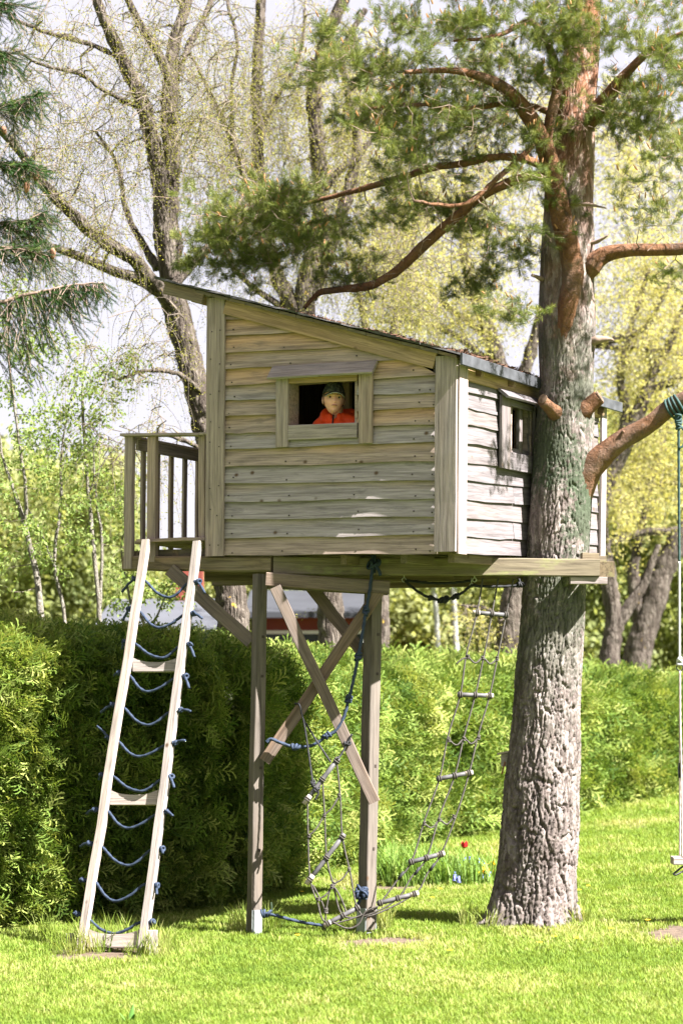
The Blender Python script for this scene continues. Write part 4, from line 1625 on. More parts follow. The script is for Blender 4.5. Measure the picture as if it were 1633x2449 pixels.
# the net: three ropes threaded through grey rungs, from the beam to the ground and up again to the brace
net = thing('rope_net_ladder', 'long rope ladder of grey wooden rungs on three strands, sagging from platform to cross brace', 'rope ladder', tuple(at(1140, 1330, 15.7)))
RUNGS = [(z5(500, 267), z5(672, 281), 15.62), (z5(414, 687), z5(588, 693), 15.55), (z5(307, 1120), z5(484, 1086), 15.48), (z5(164, 1547), z5(340, 1500), 15.4), (z5(3, 1757), z5(207, 1703), 15.34),
         (z4(556, 2228), z4(765, 2118), 15.32), (z4(446, 1973), z4(674, 1672), 15.36), (z4(432, 1482), z4(638, 1208), 15.38)]
RP = []
for i, (a, b, Y) in enumerate(RUNGS):
    A, B = at(*a, Y - 0.02), at(*b, Y + 0.03)
    RP.append((A, B))
    mb = MB()
    mb.tube([A, A.lerp(B, 0.33), A.lerp(B, 0.66), B], 0.0175, 10)
    ro = mb.build('rung', M_RUNG, net)
    # bare pale end
    e0, e1 = (A.lerp(B, 0.82), B + (B - A).normalized() * 0.012) if i not in (0, 5, 6, 7) else (A - (B - A).normalized() * 0.012, A.lerp(B, 0.16))
    mb = MB()
    mb.tube([e0, e1], 0.0186, 10)
    mb.build('rung_end', M_RUNGEND, ro)
    mb = MB()
    for s in (0.08, 0.52, 0.94):
        c = A.lerp(B, s)
        for dlt in (-0.008, 0.008):
            mb.torus(c + (B - A).normalized() * dlt, B - A, 0.0215, 0.0065, 10, 5)
    mb.build('lashing', M_GREYR, ro)
fr = (0.08, 0.52, 0.94)
topx = [z5(543, 92), z5(622, 92), z5(700, 95)]
for k in range(3):
    pts = [at(*topx[k], 15.68)]
    for i, (A, B) in enumerate(RP):
        c = A.lerp(B, fr[k])
        pts.append(c)
        if i == 4:
            pts.append(c.lerp(RP[5][0].lerp(RP[5][1], fr[2 - k] if k != 1 else 0.5), 0.5) + Vector((0, -0.02, -0.05)))
        elif i < 7:
            n2 = RP[i + 1][0].lerp(RP[i + 1][1], fr[k])
            pts.append(c.lerp(n2, 0.5) + Vector((random.gauss(0, 0.008), 0, random.gauss(0, 0.004))))
    mb = MB()
    rope_curve(mb, pts, 0.0068, 140, 6, 0.02)
    mb.build('strand', M_GREYR, net)
# cross ropes halfway between the rungs
for i in (0, 1, 2, 6, 5):
    q = []
    for k in range(3):
        a = RP[i][0].lerp(RP[i][1], fr[k]).lerp(RP[i + 1][0].lerp(RP[i + 1][1], fr[k]), 0.54)
        q.append(a)
    sg = Vector((0, -0.01, -0.045)) if i < 5 else Vector((0, -0.01, -0.02))
    pts = [q[0], q[0].lerp(q[1], 0.5) + sg, q[1], q[1].lerp(q[2], 0.5) + sg, q[2]]
    mb = MB()
    rope_curve(mb, pts, 0.0068, 140, 6, 0.02)
    co = mb.build('cross_rope', M_GREYR, net)
    for k in range(3):
        mk = MB()
        knot(mk, q[k], 0.014, Vector((0, 0, 1)), 0.006)
        if i == 0 and k == 0:
            rope_curve(mk, [q[0], q[0] + Vector((-0.05, -0.01, -0.02)), q[0] + Vector((-0.09, -0.01, -0.055))], 0.0066, 140, 6, 0.02)
        mk.build('knot', M_GREYR, co)
# black sleeves below the fourth rung, loose ends on the ground
mb = MB()
for k in range(3):
    a = RP[3][0].lerp(RP[3][1], fr[k])
    b = RP[4][0].lerp(RP[4][1], fr[k])
    mb.tube([a.lerp(b, 0.24), a.lerp(b, 0.42)], 0.0115, 7)
mb.build('sleeve', M_BLACK, net)
mb = MB()
g = [at(*z4(x, y), 15.3) for x, y in ((600, 2210), (690, 2250), (760, 2225), (800, 2150), (880, 2115))]
rope_curve(mb, g, 0.0068, 140, 6, 0.02)
g = [at(*z4(x, y), 15.33) for x, y in ((560, 2140), (600, 1990), (680, 2140), (640, 2215))]
rope_curve(mb, g, 0.0068, 140, 6, 0.02)
g = [at(*z4(x, y), 15.34) for x, y in ((480, 1985), (540, 2100), (560, 2180), (545, 2240), (560, 2260))]
rope_curve(mb, g, 0.0068, 140, 6, 0.02)
knot(mb, at(*z4(560, 2140), 15.33), 0.018, Vector((0, 0, 1)), 0.007)
knot(mb, at(*z4(597, 1995), 15.33), 0.016, Vector((0, 0, 1)), 0.007)
mb.build('loose_ends', M_GREYR, net)
# black ropes tying the uppermost rung to the braces
s1 = [at(*z4(x, y), Y) for x, y, Y in ((372, 876, 15.5), (398, 882, 15.44), (412, 935, 15.44), (428, 1000, 15.42), (455, 1180, 15.4), (482, 1365, 15.37), (505, 1400, 15.36), (515, 1420, 15.36), (495, 1465, 15.36))]
s2 = [at(*z4(x, y), Y) for x, y, Y in ((425, 975, 15.43), (470, 1050, 15.42), (530, 1145, 15.4), (590, 1235, 15.38))]
s3 = [at(*z4(x, y), Y) for x, y, Y in ((720, 1062, 15.42), (690, 1120, 15.42), (655, 1185, 15.4), (632, 1212, 15.38))]
rope_thing('black_cord', 'thin black cord tying the topmost grey rung to both cross braces', 'cord', [s1, s2, s3], M_BLACK, 0.0075,
           [(s1[5], Vector((0, 0, 1)), 0.9), (s1[6], Vector((1, 0, 1)), 0.9), (s3[1], Vector((1, 0, 0)), 0.9)], kr=0.022)

# black ropes slung below the platform
def z6(x, y):
    return (930 + x / 3.92) * 0.9602, (1360 + y / 3.92) * 0.9602


YK = 15.95
r1 = [at(*z6(x, y), YK) for x, y in ((148, 108), (260, 122), (400, 135), (520, 136), (660, 128), (800, 108))]
r2 = [at(*z6(x, y), YK - 0.05) for x, y in ((148, 112), (200, 160), (280, 220), (380, 272), (500, 295), (620, 262), (700, 215), (770, 160), (850, 165), (1000, 168), (1120, 165), (1225, 150), (1215, 95))]
sr = rope_thing('slung_rope', 'black rope slung in a sagging loop from hooks under the platform', 'rope', [r1, r2], M_BLACK, 0.0105,
                [(r2[4], Vector((1, 0, 0)), 1.1), (r2[4] + Vector((0.03, 0, 0.005)), Vector((0.3, 0, 1)), 0.8), (r2[3] + Vector((0.01, 0, 0)), Vector((1, 0, 0.2)), 0.8), (r2[5] + Vector((0.005, 0, 0)), Vector((1, 0, 0.2)), 1.0), (r2[-2], Vector((1, 0, 0)), 0.9)], kr=0.026)
mb = MB()
for x, y in ((140, 105), (800, 105), (772, 158)):
    mb.torus(at(*z6(x, y), YK - 0.03), (0.35, 1, 0), 0.016, 0.004, 12, 6)
    mb.tube([at(*z6(x, y), YK - 0.03) + Vector((0, 0, 0.016)), at(*z6(x, y), YK - 0.03) + Vector((0, 0, 0.06))], 0.004, 6)
mb.build('eye_hook', M_STEEL, sr)

# ------------------------------------------------------------------ swing on the long branch
YS = 15.66
hang = at(1550, 934, YS)
swing = thing('rope_swing', 'rope swing with a small wooden seat hanging from the long pine branch', 'swing', tuple(hang))
bd = (at(1580, 915, 15.62) - at(1530, 944, 15.68)).normalized()
for dxm in (0.0, 0.46):
    h0 = hang + bd * dxm
    mb = MB()
    for q in range(4):
        mb.torus(h0 + bd * (q * 0.024 - 0.04), bd + Vector((0, 0.12 * (q - 1.5), 0)), wpx(41, YS) / 2 + 0.012, 0.011, 18, 6)
    knot(mb, h0 + Vector((0.01, -0.07, -0.10)), 0.03, Vector((0, 0, 1)), 0.011)
    knot(mb, h0 + Vector((0.012, -0.07, -0.15)), 0.026, Vector((0, 0, 1)), 0.011)
    mb.build('lashing', M_GREENR, swing)
    p0 = h0 + Vector((0.012, -0.07, -0.13))
    x0 = p0.x
    zz = lambda py: at(1553, py, YS).z
    P1 = [p0, Vector((x0 + 0.004, YS - 0.06, zz(1130))), Vector((x0 + 0.008, YS - 0.05, zz(1290)))]
    mb = MB()
    rope_curve(mb, P1, 0.0105, 95, 7, 0.02)
    rope_curve(mb, [p0, p0 + Vector((0.05, -0.01, -0.09)), p0 + Vector((0.035, -0.01, -0.17)), p0 + Vector((0.0, -0.01, -0.2))], 0.009, 95, 6, 0.02)
    mb.build('rope', M_GREENR, swing)
    mb = MB()
    rope_curve(mb, [P1[-1], Vector((x0 + 0.01, YS - 0.045, zz(1400))), Vector((x0 + 0.012, YS - 0.04, zz(1520)))], 0.0105, 95, 7, 0.02)
    knot(mb, Vector((x0 + 0.012, YS - 0.04, zz(1520))), 0.026, Vector((0, 0, 1)), 0.010)
    mb.build('rope', M_WHITER, swing, label='white lower length of the swing rope')
    mb = MB()
    mb.torus((x0 + 0.014, YS - 0.04, zz(1533)), (0.3, 1, 0), 0.024, 0.005, 16, 6)
    mb.build('ring', M_IRON, swing)
    mb = MB()
    for s in (-1, 1):
        rope_curve(mb, [Vector((x0 + 0.014, YS - 0.04 + s * 0.004, zz(1541))), Vector((x0 + 0.016 + s * 0.007, YS - 0.04 + s * 0.05, zz(1660))), Vector((x0 + 0.02 + s * 0.005, YS - 0.04 + s * 0.06, zz(1760))),
                        Vector((x0 + 0.024 + s * 0.003, YS - 0.04 + s * 0.075, zz(1966)))], 0.008, 95, 6, 0.025)
    mb.build('rope', M_PINKR, swing, label='pale doubled cord above the seat')
    mb = MB()
    mb.box((x0 + 0.006, YS - 0.09, zz(1768)), (0.022, 0.016, 0.115))
    mb.box((x0 - 0.004, YS - 0.09, zz(1768)), (0.010, 0.014, 0.06))
    mb.build('buckle', M_BLACK, swing, smooth=False)
sx0 = at(1540, 1975, YS).x
sz_ = at(1540, 1975, YS).z
beam('seat', (sx0, YS - 0.04, sz_), (sx0 + 0.56, YS - 0.04, sz_), 0.17, 0.055, M_LADDER, swing, local=False, segs=4, c=0.006)
mb = MB()
mb.tube([Vector((sx0 + 0.10, YS - 0.06, sz_ - 0.03)), Vector((sx0 + 0.05, YS - 0.08, sz_ - 0.06)), Vector((sx0 + 0.0, YS - 0.09, sz_ - 0.10))], 0.008, 6)
mb.tube([Vector((sx0 + 0.13, YS - 0.06, sz_ - 0.03)), Vector((sx0 + 0.08, YS - 0.09, sz_ - 0.075)), Vector((sx0 + 0.02, YS - 0.10, sz_ - 0.105)), Vector((sx0 - 0.0, YS - 0.1, sz_ - 0.10))], 0.008, 6)
mb.build('strap', M_IRON, swing)

# small things on the deck and the trunk
cl = thing('folded_cloth', 'small black cloth heaped on the deck floor beside the house wall', 'cloth', tuple(HM @ Vector((-2.2, 0.3, DZ))))
mb = MB()
n0 = 14
for j in range(7):
    for i in range(n0):
        ph = 2 * math.pi * i / n0
        r = 0.16 * (1 - j / 6.6) * (1 + 0.25 * math.sin(3 * ph + j)) + 0.004
        mb.v.append(HM @ Vector((-2.22 + r * math.cos(ph) * 1.2 + 0.08 * (j / 6), 0.30 + r * math.sin(ph) * 0.8, DZ + 0.002 + 0.085 * (j / 6) ** 1.3)))
for j in range(6):
    for i in range(n0):
        mb.f.append((j * n0 + i, j * n0 + (i + 1) % n0, (j + 1) * n0 + (i + 1) % n0, (j + 1) * n0 + i))
mb.build('cloth_body', M_BLACK, cl)
mb = MB()
rope_curve(mb, [HM @ Vector((-2.2, 0.12, DZ + 0.10)), HM @ Vector((-2.21, 0.11, DZ + 0.03)), HM @ Vector((-2.15, 0.1, DZ + 0.008)), HM @ Vector((-2.11, 0.1, DZ + 0.012))], 0.005, 95, 5, 0.02)
mb.build('cord', plain('cyan_cord', (0.05, 0.35, 0.42), 0.6, 0.1), cl)

bb_ = at(1160, 1745, 16.12)
bird = thing('bird_box', 'small pale wooden bird box peeking out behind the pine trunk', 'bird box', tuple(bb_))
RB = Matrix.Rotation(math.radians(-25), 3, 'Z')
mb = MB()
mb.box(bb_ + Vector((0.02, 0, 0)), (0.085, 0.09, 0.10), RB)
mb.build('box_body', M_LADDER, bird, smooth=False)
mb = MB()
mb.box(bb_ + Vector((0.01, -0.005, 0.06)), (0.12, 0.12, 0.014), RB @ Matrix.Rotation(math.radians(-12), 3, 'Y'))
mb.build('box_roof', M_LADDER, bird, smooth=False)
mb = MB()
mb.box(bb_ + Vector((-0.02, -0.05, -0.06)), (0.012, 0.006, 0.10), Matrix.Rotation(math.radians(14), 3, 'Y'))
mb.build('strap', plain('leather', (0.22, 0.1, 0.05), 0.7, 0.2), bird, smooth=False)

# ------------------------------------------------------------------ thuja hedge
M_THUJA = leaf_mat('thuja_sprays', (0.055, 0.105, 0.022), (0.145, 0.21, 0.04), (0.34, 0.365, 0.11), trans=0.33)
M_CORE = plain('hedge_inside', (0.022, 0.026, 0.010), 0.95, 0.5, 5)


def thuja_spray(seed, L=0.15):
    r = random.Random(seed)
    v, f = [], []

    def fr(p, d, side, ln, w):
        n = len(v)
        e = p + d * ln
        v.extend([p - side * w, p + side * w, e + side * w * 0.55, e - side * w * 0.55])
        f.append((n, n + 1, n + 2, n + 3))
    z = Vector((0, 0, 1))
    s = Vector((1, 0, 0))
    b = Vector((0, 1, 0))
    fr(Vector((0, 0, 0)), z, s, L, 0.003)
    for k in range(7):
        t = 0.12 + 0.83 * k / 6
        sd = 1 if k % 2 else -1
        ln = L * 0.55 * (1 - t * 0.55) * r.uniform(0.8, 1.2)
        d = (z * 0.75 + s * sd * 0.7 + b * r.uniform(-0.25, 0.25)).normalized()
        p = z * (L * t)
        fr(p, d, d.cross(b).normalized(), ln, 0.0042)
        for q in range(2):
            d2 = (d + s * (0.6 if q else -0.1) * sd + z * (0.0 if q else 0.7)).normalized()
            fr(p + d * ln * (0.35 + 0.3 * q), d2, d2.cross(b).normalized(), ln * 0.42, 0.004)
    return v, f


SPRAY = [src_obj('spray%d' % i, *thuja_spray(i, 0.14 + 0.03 * i), M_THUJA) for i in range(3)]
hbase = [ground_hit(px, py) for px, py in ((0, 2120), (430, 2080), (640, 2000), (900, 1935), (1150, 1890), (1330, 1852), (1568, 1815))]
htop_px = [(0, 1415), (430, 1448), (640, 1478), (900, 1500), (1150, 1505), (1330, 1512), (1568, 1538)]
htop = [at(px, py, b.y + 0.35).z for (px, py), b in zip(htop_px, hbase)]
d0 = (hbase[0] - hbase[1]).normalized()
d1 = (hbase[-1] - hbase[-2]).normalized()
HB = [hbase[0] + d0 * 5.0] + hbase + [hbase[-1] + d1 * 12]
HT = [htop[0]] + htop + [htop[-1]]
HT = [t - (0.0145 * p.y - 0.09) for t, p in zip(HT, HB)]
hb = np.array([tuple(p) for p in HB])
ht = np.array(HT)
seg = np.linalg.norm(np.diff(hb[:, :2], axis=0), axis=1)
cum = np.concatenate([[0], np.cumsum(seg)])


def hedge_at(s):
    x = np.interp(s, cum, hb[:, 0])
    y = np.interp(s, cum, hb[:, 1])
    t = np.interp(s, cum, ht)
    i = np.clip(np.searchsorted(cum, s) - 1, 0, len(seg) - 1)
    dx = (hb[i + 1, 0] - hb[i, 0]) / seg[i]
    dy = (hb[i + 1, 1] - hb[i, 1]) / seg[i]
    return x, y, t, dy, -dx        # point, top, outward normal (towards the lawn)


hedge = thing('thuja_hedge', 'tall clipped thuja hedge running the length of the lawn behind the playhouse', 'hedge', tuple(hbase[1]))
ss = np.concatenate([np.linspace(0, cum[-1], 90)])
X, Yh, T, nx_, ny_ = hedge_at(ss)
gzv = np.array([ground_z(a, b) for a, b in zip(X, Yh)])
v, f = [], []
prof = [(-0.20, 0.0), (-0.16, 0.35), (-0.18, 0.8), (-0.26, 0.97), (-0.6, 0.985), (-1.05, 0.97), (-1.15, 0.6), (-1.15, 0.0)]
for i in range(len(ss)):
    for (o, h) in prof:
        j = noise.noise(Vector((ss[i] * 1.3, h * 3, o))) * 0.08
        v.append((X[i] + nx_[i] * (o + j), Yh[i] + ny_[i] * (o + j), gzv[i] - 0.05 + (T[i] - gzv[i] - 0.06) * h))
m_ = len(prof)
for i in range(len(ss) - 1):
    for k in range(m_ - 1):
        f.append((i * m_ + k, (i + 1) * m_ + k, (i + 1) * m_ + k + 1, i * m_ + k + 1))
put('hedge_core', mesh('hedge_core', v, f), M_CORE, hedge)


S170 = float(np.interp(-ground_hit(215, 2100).x, -hb[::-1, 0][::-1], cum))


def hedge_points(n, smin, smax, top=False):
    s = rng.uniform(smin, smax, n)
    x, y, t, ax, ay = hedge_at(s)
    g = np.array([ground_z(a, b) for a, b in zip(x, y)])
    hh = t - g
    if top:
        z = np.full(n, 0.0) + rng.normal(0.97, 0.015, n) * hh
        o = rng.uniform(-1.1, 0.0, n)
    else:
        z = rng.uniform(0.0, 1.0, n) ** 0.9 * hh
        o = rng.normal(-0.05, 0.07, n)
    lump = np.array([noise.noise(Vector((a * 1.1, b * 1.6, 3.0))) + 0.6 * noise.noise(Vector((a * 3.0, b * 3.4, 8.0))) for a, b in zip(s, z)])
    lump2 = np.array([noise.noise(Vector((a * 0.9, b * 0.5, 13.0))) for a, b in zip(s, z)])
    if not top:
        o = o + 0.17 * lump
        o = o + 0.45 * np.clip((S170 - s) / 0.7, 0, 1)
        o = o - 0.35 * np.clip((z / hh - 0.88) / 0.12, 0, 1) ** 2
        o = o - 0.12 * np.clip(1 - z / 0.25, 0, 1)
    else:
        z = z + 0.06 * lump + 0.05 * lump2
    pos = np.stack([x + ax * o, y + ay * o, g + z], 1)
    d = np.stack([ax, ay, np.zeros(n)], 1)
    if top:
        d = d * 0.25 + np.array([0, 0, 1.0])
    d = d + rng.normal(0, 0.55, (n, 3)) + np.array([0, 0, 0.15])
    tint = np.clip(0.45 + 0.34 * lump + rng.normal(0, 0.24, n) + (0.12 if top else 0), 0, 1)
    return pos, d, tint


parts = []
near = float(np.interp(18.5, hb[:, 1], cum))
mid = float(np.interp(24, hb[:, 1], cum))
for (n, a, b, top, sc) in ((30000, 1.5, near, False, 1.05), (9000, 1.5, near, True, 1.05), (24000, near, mid, False, 1.2), (8000, near, mid, True, 1.2), (24000, mid, cum[-1], False, 1.6), (8000, mid, cum[-1], True, 1.6)):
    p, d, t = hedge_points(n, a, b, top)
    parts.append((p, d, t, rng.uniform(0.75, 1.25, n) * sc))
parts = [(a, b, c, d * 1.02) for a, b, c, d in parts]
P_ = np.concatenate([q[0] for q in parts])
D_ = np.concatenate([q[1] for q in parts])
T_ = np.concatenate([q[2] for q in parts])
S_ = np.concatenate([q[3] for q in parts])
scatter('foliage', P_, euler_from_dirs(D_), S_, T_, SPRAY, hedge)

# ------------------------------------------------------------------ grass
M_GRASS = leaf_mat('grass_blades', (0.085, 0.14, 0.02), (0.15, 0.21, 0.032), (0.31, 0.30, 0.12), trans=0.4, rough=0.5)


def tuft(seed, n=17, r=0.045, h0=0.022, h1=0.048, w=0.0030):
    q = random.Random(seed)
    v, f = [], []
    for i in range(n):
        a = q.uniform(0, 6.28)
        rr = r * math.sqrt(q.random())
        p = Vector((rr * math.cos(a), rr * math.sin(a), -0.004))
        h = q.uniform(h0, h1)
        b = q.uniform(0, 6.28)
        lean = Vector((math.cos(b), math.sin(b), 0)) * h * q.uniform(0.15, 0.75)
        sd = Vector((-math.sin(b), math.cos(b), 0)) * w * q.uniform(0.7, 1.2)
        k = len(v)
        m = p + lean * 0.35 + Vector((0, 0, h * 0.6))
        e = p + lean + Vector((0, 0, h))
        v += [p - sd, p + sd, m + sd * 0.8, m - sd * 0.8, e]
        f += [(k, k + 1, k + 2, k + 3), (k + 3, k + 2, k + 4)]
    return v, f


TUFT = [src_obj('tuft%d' % i, *tuft(i), M_GRASS) for i in range(5)]
LONG = [src_obj('long_tuft%d' % i, *tuft(50 + i, 14, 0.04, 0.10, 0.24, 0.003), M_GRASS) for i in range(3)]


def hedge_line_x(y):
    o = np.argsort(hb[:, 1])
    return np.interp(y, hb[o, 1], hb[o, 0])


def grass_points(n, y0, y1, sc):
    y = rng.uniform(y0, y1, n)
    half = 0.168 * y + 0.7
    x = rng.uniform(-1, 1, n) * half
    keep = (x > hedge_line_x(y) - 0.15) & (rng.random(n) > bare(x, y) * 1.15 - 0.1)
    x, y = x[keep], y[keep]
    z = gz(x, y)
    n = len(x)
    pn = np.array([noise.noise(Vector((a * 0.9, b * 0.9, 0))) + 0.6 * noise.noise(Vector((a * 3.1, b * 3.1, 5))) for a, b in zip(x, y)])
    tint = np.clip(0.46 + 0.36 * pn + rng.normal(0, 0.17, n) + 0.25 * bare(x, y), 0, 1)
    rot = np.stack([rng.normal(0, 0.12, n), rng.normal(0, 0.12, n), rng.uniform(0, 6.28, n)], 1)
    return np.stack([x, y, z], 1), rot, tint, rng.uniform(0.7, 1.3, n) * sc * (1 + 0.25 * pn)


gp = [grass_points(30000, 9.6, 14.0, 1.0), grass_points(26000, 14.0, 19.0, 1.1), grass_points(20000, 19, 26, 1.35), grass_points(16000, 26, 42, 1.8)]
scatter('grass', np.concatenate([g[0] for g in gp]), np.concatenate([g[1] for g in gp]), np.concatenate([g[3] for g in gp]), np.concatenate([g[2] for g in gp]), TUFT)
# longer uncut grass round the feet of posts, ladder and trunk
lg = []
for (px, py, r, n) in ((185, 2185, 0.16, 26), (262, 2172, 0.22, 26), (350, 2190, 0.16, 24), (585, 2140, 0.16, 60), (842, 2135, 0.16, 50), (170, 2160, 0.25, 30), (1120, 2130, 0.15, 20), (1300, 2125, 0.15, 22)):
    c = ground_hit(px, py)
    for k in range(n):
        a, q = random.uniform(0, 6.28), r * math.sqrt(random.random())
        x, y = c.x + q * math.cos(a) * 1.3, c.y + q * math.sin(a) * 1.6
        lg.append((x, y, ground_z(x, y)))
lg = np.array(lg)
scatter('long_grass', lg, np.stack([rng.normal(0, 0.2, len(lg)), rng.normal(0, 0.2, len(lg)), rng.uniform(0, 6.28, len(lg))], 1), rng.uniform(0.5, 1.15, len(lg)), np.clip(rng.normal(0.6, 0.2, len(lg)), 0, 1), LONG)

# ------------------------------------------------------------------ willows behind the hedge
M_WBARK = bark_mat('willow_bark', (0.025, 0.019, 0.016), (0.062, 0.050, 0.041), (0.125, 0.107, 0.09), 1.1, spots=0.03, stretch=0.16)
M_WTWIG = plain('willow_twig', (0.125, 0.10, 0.08), 0.85, 0.4, 9)
M_WLEAF = leaf_mat('willow_leaves', (0.10, 0.11, 0.025), (0.19, 0.19, 0.045), (0.30, 0.27, 0.08), trans=0.5)
M_WLEAF2 = leaf_mat('yellow_willow_leaves', (0.22, 0.21, 0.06), (0.34, 0.32, 0.12), (0.44, 0.40, 0.18), trans=0.5)


def leaf_bunch(seed, n=4, L=0.03, w=0.0045, spread=0.03):
    r = random.Random(seed)
    v, f = [], []
    for i in range(n):
        p = Vector((r.gauss(0, spread), r.gauss(0, spread), r.gauss(0, spread)))
        d = Vector((r.gauss(0, 1), r.gauss(0, 1), r.gauss(-0.5, 0.8))).normalized()
        s = d.orthogonal().normalized() * w
        ln = L * r.uniform(0.7, 1.3)
        k = len(v)
        v += [p, p + d * ln * 0.45 + s, p + d * ln, p + d * ln * 0.45 - s]
        f.append((k, k + 1, k + 2, k + 3))
    return v, f


WLEAF = [src_obj('willow_leaf%d' % i, *leaf_bunch(i, 4, 0.032, 0.006, 0.03), M_WLEAF) for i in range(3)]
WLEAF2 = [src_obj('yellow_leaf%d' % i, *leaf_bunch(20 + i, 5, 0.045, 0.0085, 0.045), M_WLEAF2) for i in range(3)]


def willow(name, label, limbs, blobs, group, twig_n, leaf_every, srcs, droop=(0.3, 0.9), seed=1, bark=M_WBARK, leaf_bias=0.0, r0=0.017, lsc=1.0):
    random.seed(seed)
    b = limbs[0][0]
    base = at(b[0], b[1], b[3])
    t = thing(name, label, 'tree', (base.x, base.y, ground_z(base.x, base.y)), group)
    nodes = []
    for i, L in enumerate(limbs):
        limb(L, 'trunk' if i == 0 else 'limb', bark, t, 16 if L[0][2] > 40 else 9, 0.12, 6, nodes, 0.022)
    tg = []
    for bb in blobs:
        bb = list(bb)
        bb[6] = int(bb[6] * 1.5)
        tg += blob(*bb)
    mb = MB()
    tips, nn = grow(nodes, tg, mb, r0, 0.005, 0.22, 0.04, 0.10, 4, maxd=4.0)
    # hanging twigs
    starts = [Vector(q) for q in nn] + [n_[0] for n_ in nodes]
    LP, LT = [], []
    for k in range(twig_n):
        p = random.choice(starts[:len(nn)]) if random.random() < 0.8 and len(nn) else random.choice(starts)
        ln = random.uniform(*droop)
        d = Vector((random.gauss(0, 1), random.gauss(0, 1), random.uniform(0.0, 0.9))).normalized()
        q = p.copy()
        pts = [q.copy()]
        ns = 7
        for s in range(ns):
            d = (d + Vector((random.gauss(0, 0.12), random.gauss(0, 0.12), -0.5))).normalized()
            q = q + d * ln / ns
            pts.append(q.copy())
        mb.tube(pts, [0.0035 - 0.0022 * s / ns for s in range(ns + 1)], 3, cap=False)
        m = max(2, int(ln / leaf_every))
        for s in range(m):
            u = (s + random.random()) / m * ns
            i = min(ns - 1, int(u))
            LP.append(tuple(pts[i].lerp(pts[i + 1], u - i)))
            LT.append(k)
    mb.build('twigs', M_WTWIG, t, kind='stuff')
    LP = np.array(LP)
    n = len(LP)
    scatter('foliage', LP, np.stack([rng.normal(0, 0.4, n), rng.normal(0, 0.4, n), rng.uniform(0, 6.28, n)], 1), rng.uniform(0.7, 1.3, n) * lsc, np.clip(rng.normal(0.5 + leaf_bias, 0.22, n), 0, 1), srcs, t)
    return t


GW = 'old willows standing behind the hedge'
YA = 20.5
willow('willow_tree', 'large leaning willow with yellow lichen spots, left of the playhouse', [
    [(548, 1640, 80, YA), (540, 1480, 76, YA), (530, 1340, 72, YA), (500, 1150, 62, YA), (478, 1010, 58, YA), (462, 930, 58, YA), (440, 830, 56, YA), (415, 745, 58, YA), (395, 680, 60, YA)],
    [(392, 690, 52, YA), (393, 600, 48, YA), (388, 500, 46, YA), (395, 400, 42, YA), (392, 300, 40, YA), (390, 200, 36, YA), (400, 110, 30, YA + .2), (425, 20, 24, YA + .3), (450, -80, 16, YA + .4)],
    [(396, 640, 44, YA - .1), (378, 540, 42, YA - .15), (370, 430, 40, YA - .2), (352, 330, 36, YA - .2), (330, 230, 34, YA - .3), (285, 140, 30, YA - .3), (252, 70, 26, YA - .4), (215, -30, 22, YA - .4)],
    [(390, 700, 40, YA - .2), (355, 650, 34, YA - .4), (300, 595, 30, YA - .7), (240, 555, 28, YA - .9), (165, 490, 26, YA - 1.1), (100, 420, 24, YA - 1.3), (50, 350, 20, YA - 1.5), (0, 300, 16, YA - 1.7), (-80, 220, 12, YA - 2)],
    [(395, 690, 34, YA + .1), (330, 640, 26, YA), (260, 622, 22, YA - .1), (180, 590, 18, YA - .2), (100, 560, 14, YA - .4), (10, 520, 9, YA - .6)],
    [(390, 185, 24, YA), (370, 130, 22, YA - .1), (335, 75, 19, YA - .2), (300, 10, 16, YA - .3), (270, -70, 10, YA - .4)],
    [(395, 190, 20, YA), (430, 120, 17, YA + .2), (470, 40, 14, YA + .4), (500, -60, 9, YA + .6)],
    [(285, 145, 14, YA - .3), (200, 100, 12, YA - .4), (110, 75, 10, YA - .6), (20, 40, 7, YA - .8)],
    [(360, 620, 22, YA + .2), (330, 560, 16, YA + .3), (290, 480, 12, YA + .5), (270, 380, 9, YA + .7), (220, 300, 6, YA + .9)],
    [(396, 660, 22, YA - .3), (450, 600, 18, YA - .1), (520, 520, 14, YA), (560, 430, 11, YA + .2), (540, 320, 9, YA + .3)],
    [(335, 250, 14, YA - .3), (260, 220, 11, YA - .5), (180, 170, 9, YA - .7), (100, 150, 7, YA - .9), (20, 110, 5, YA - 1)],
    [(463, 900, 14, YA - .1), (410, 860, 11, YA - .3), (340, 850, 9, YA - .5), (270, 870, 6, YA - .7)],
    [(480, 1040, 12, YA - .1), (420, 1010, 10, YA - .3), (350, 1000, 8, YA - .5), (280, 1040, 5, YA - .7)]],
    [(200, 200, 230, 230, YA - .6, 1.6, 150), (150, 450, 180, 160, YA - 1, 1.3, 80), (420, 130, 160, 180, YA, 1.3, 90), (500, 350, 120, 200, YA, 1.2, 60), (330, 800, 130, 120, YA - .6, .9, 30), (300, 1000, 120, 120, YA - .5, .8, 22), (60, 620, 110, 70, YA - 1, .8, 16)],
    GW, 1250, 0.07, WLEAF, (0.35, 1.1), 11, lsc=0.75)
YBW = 24.0
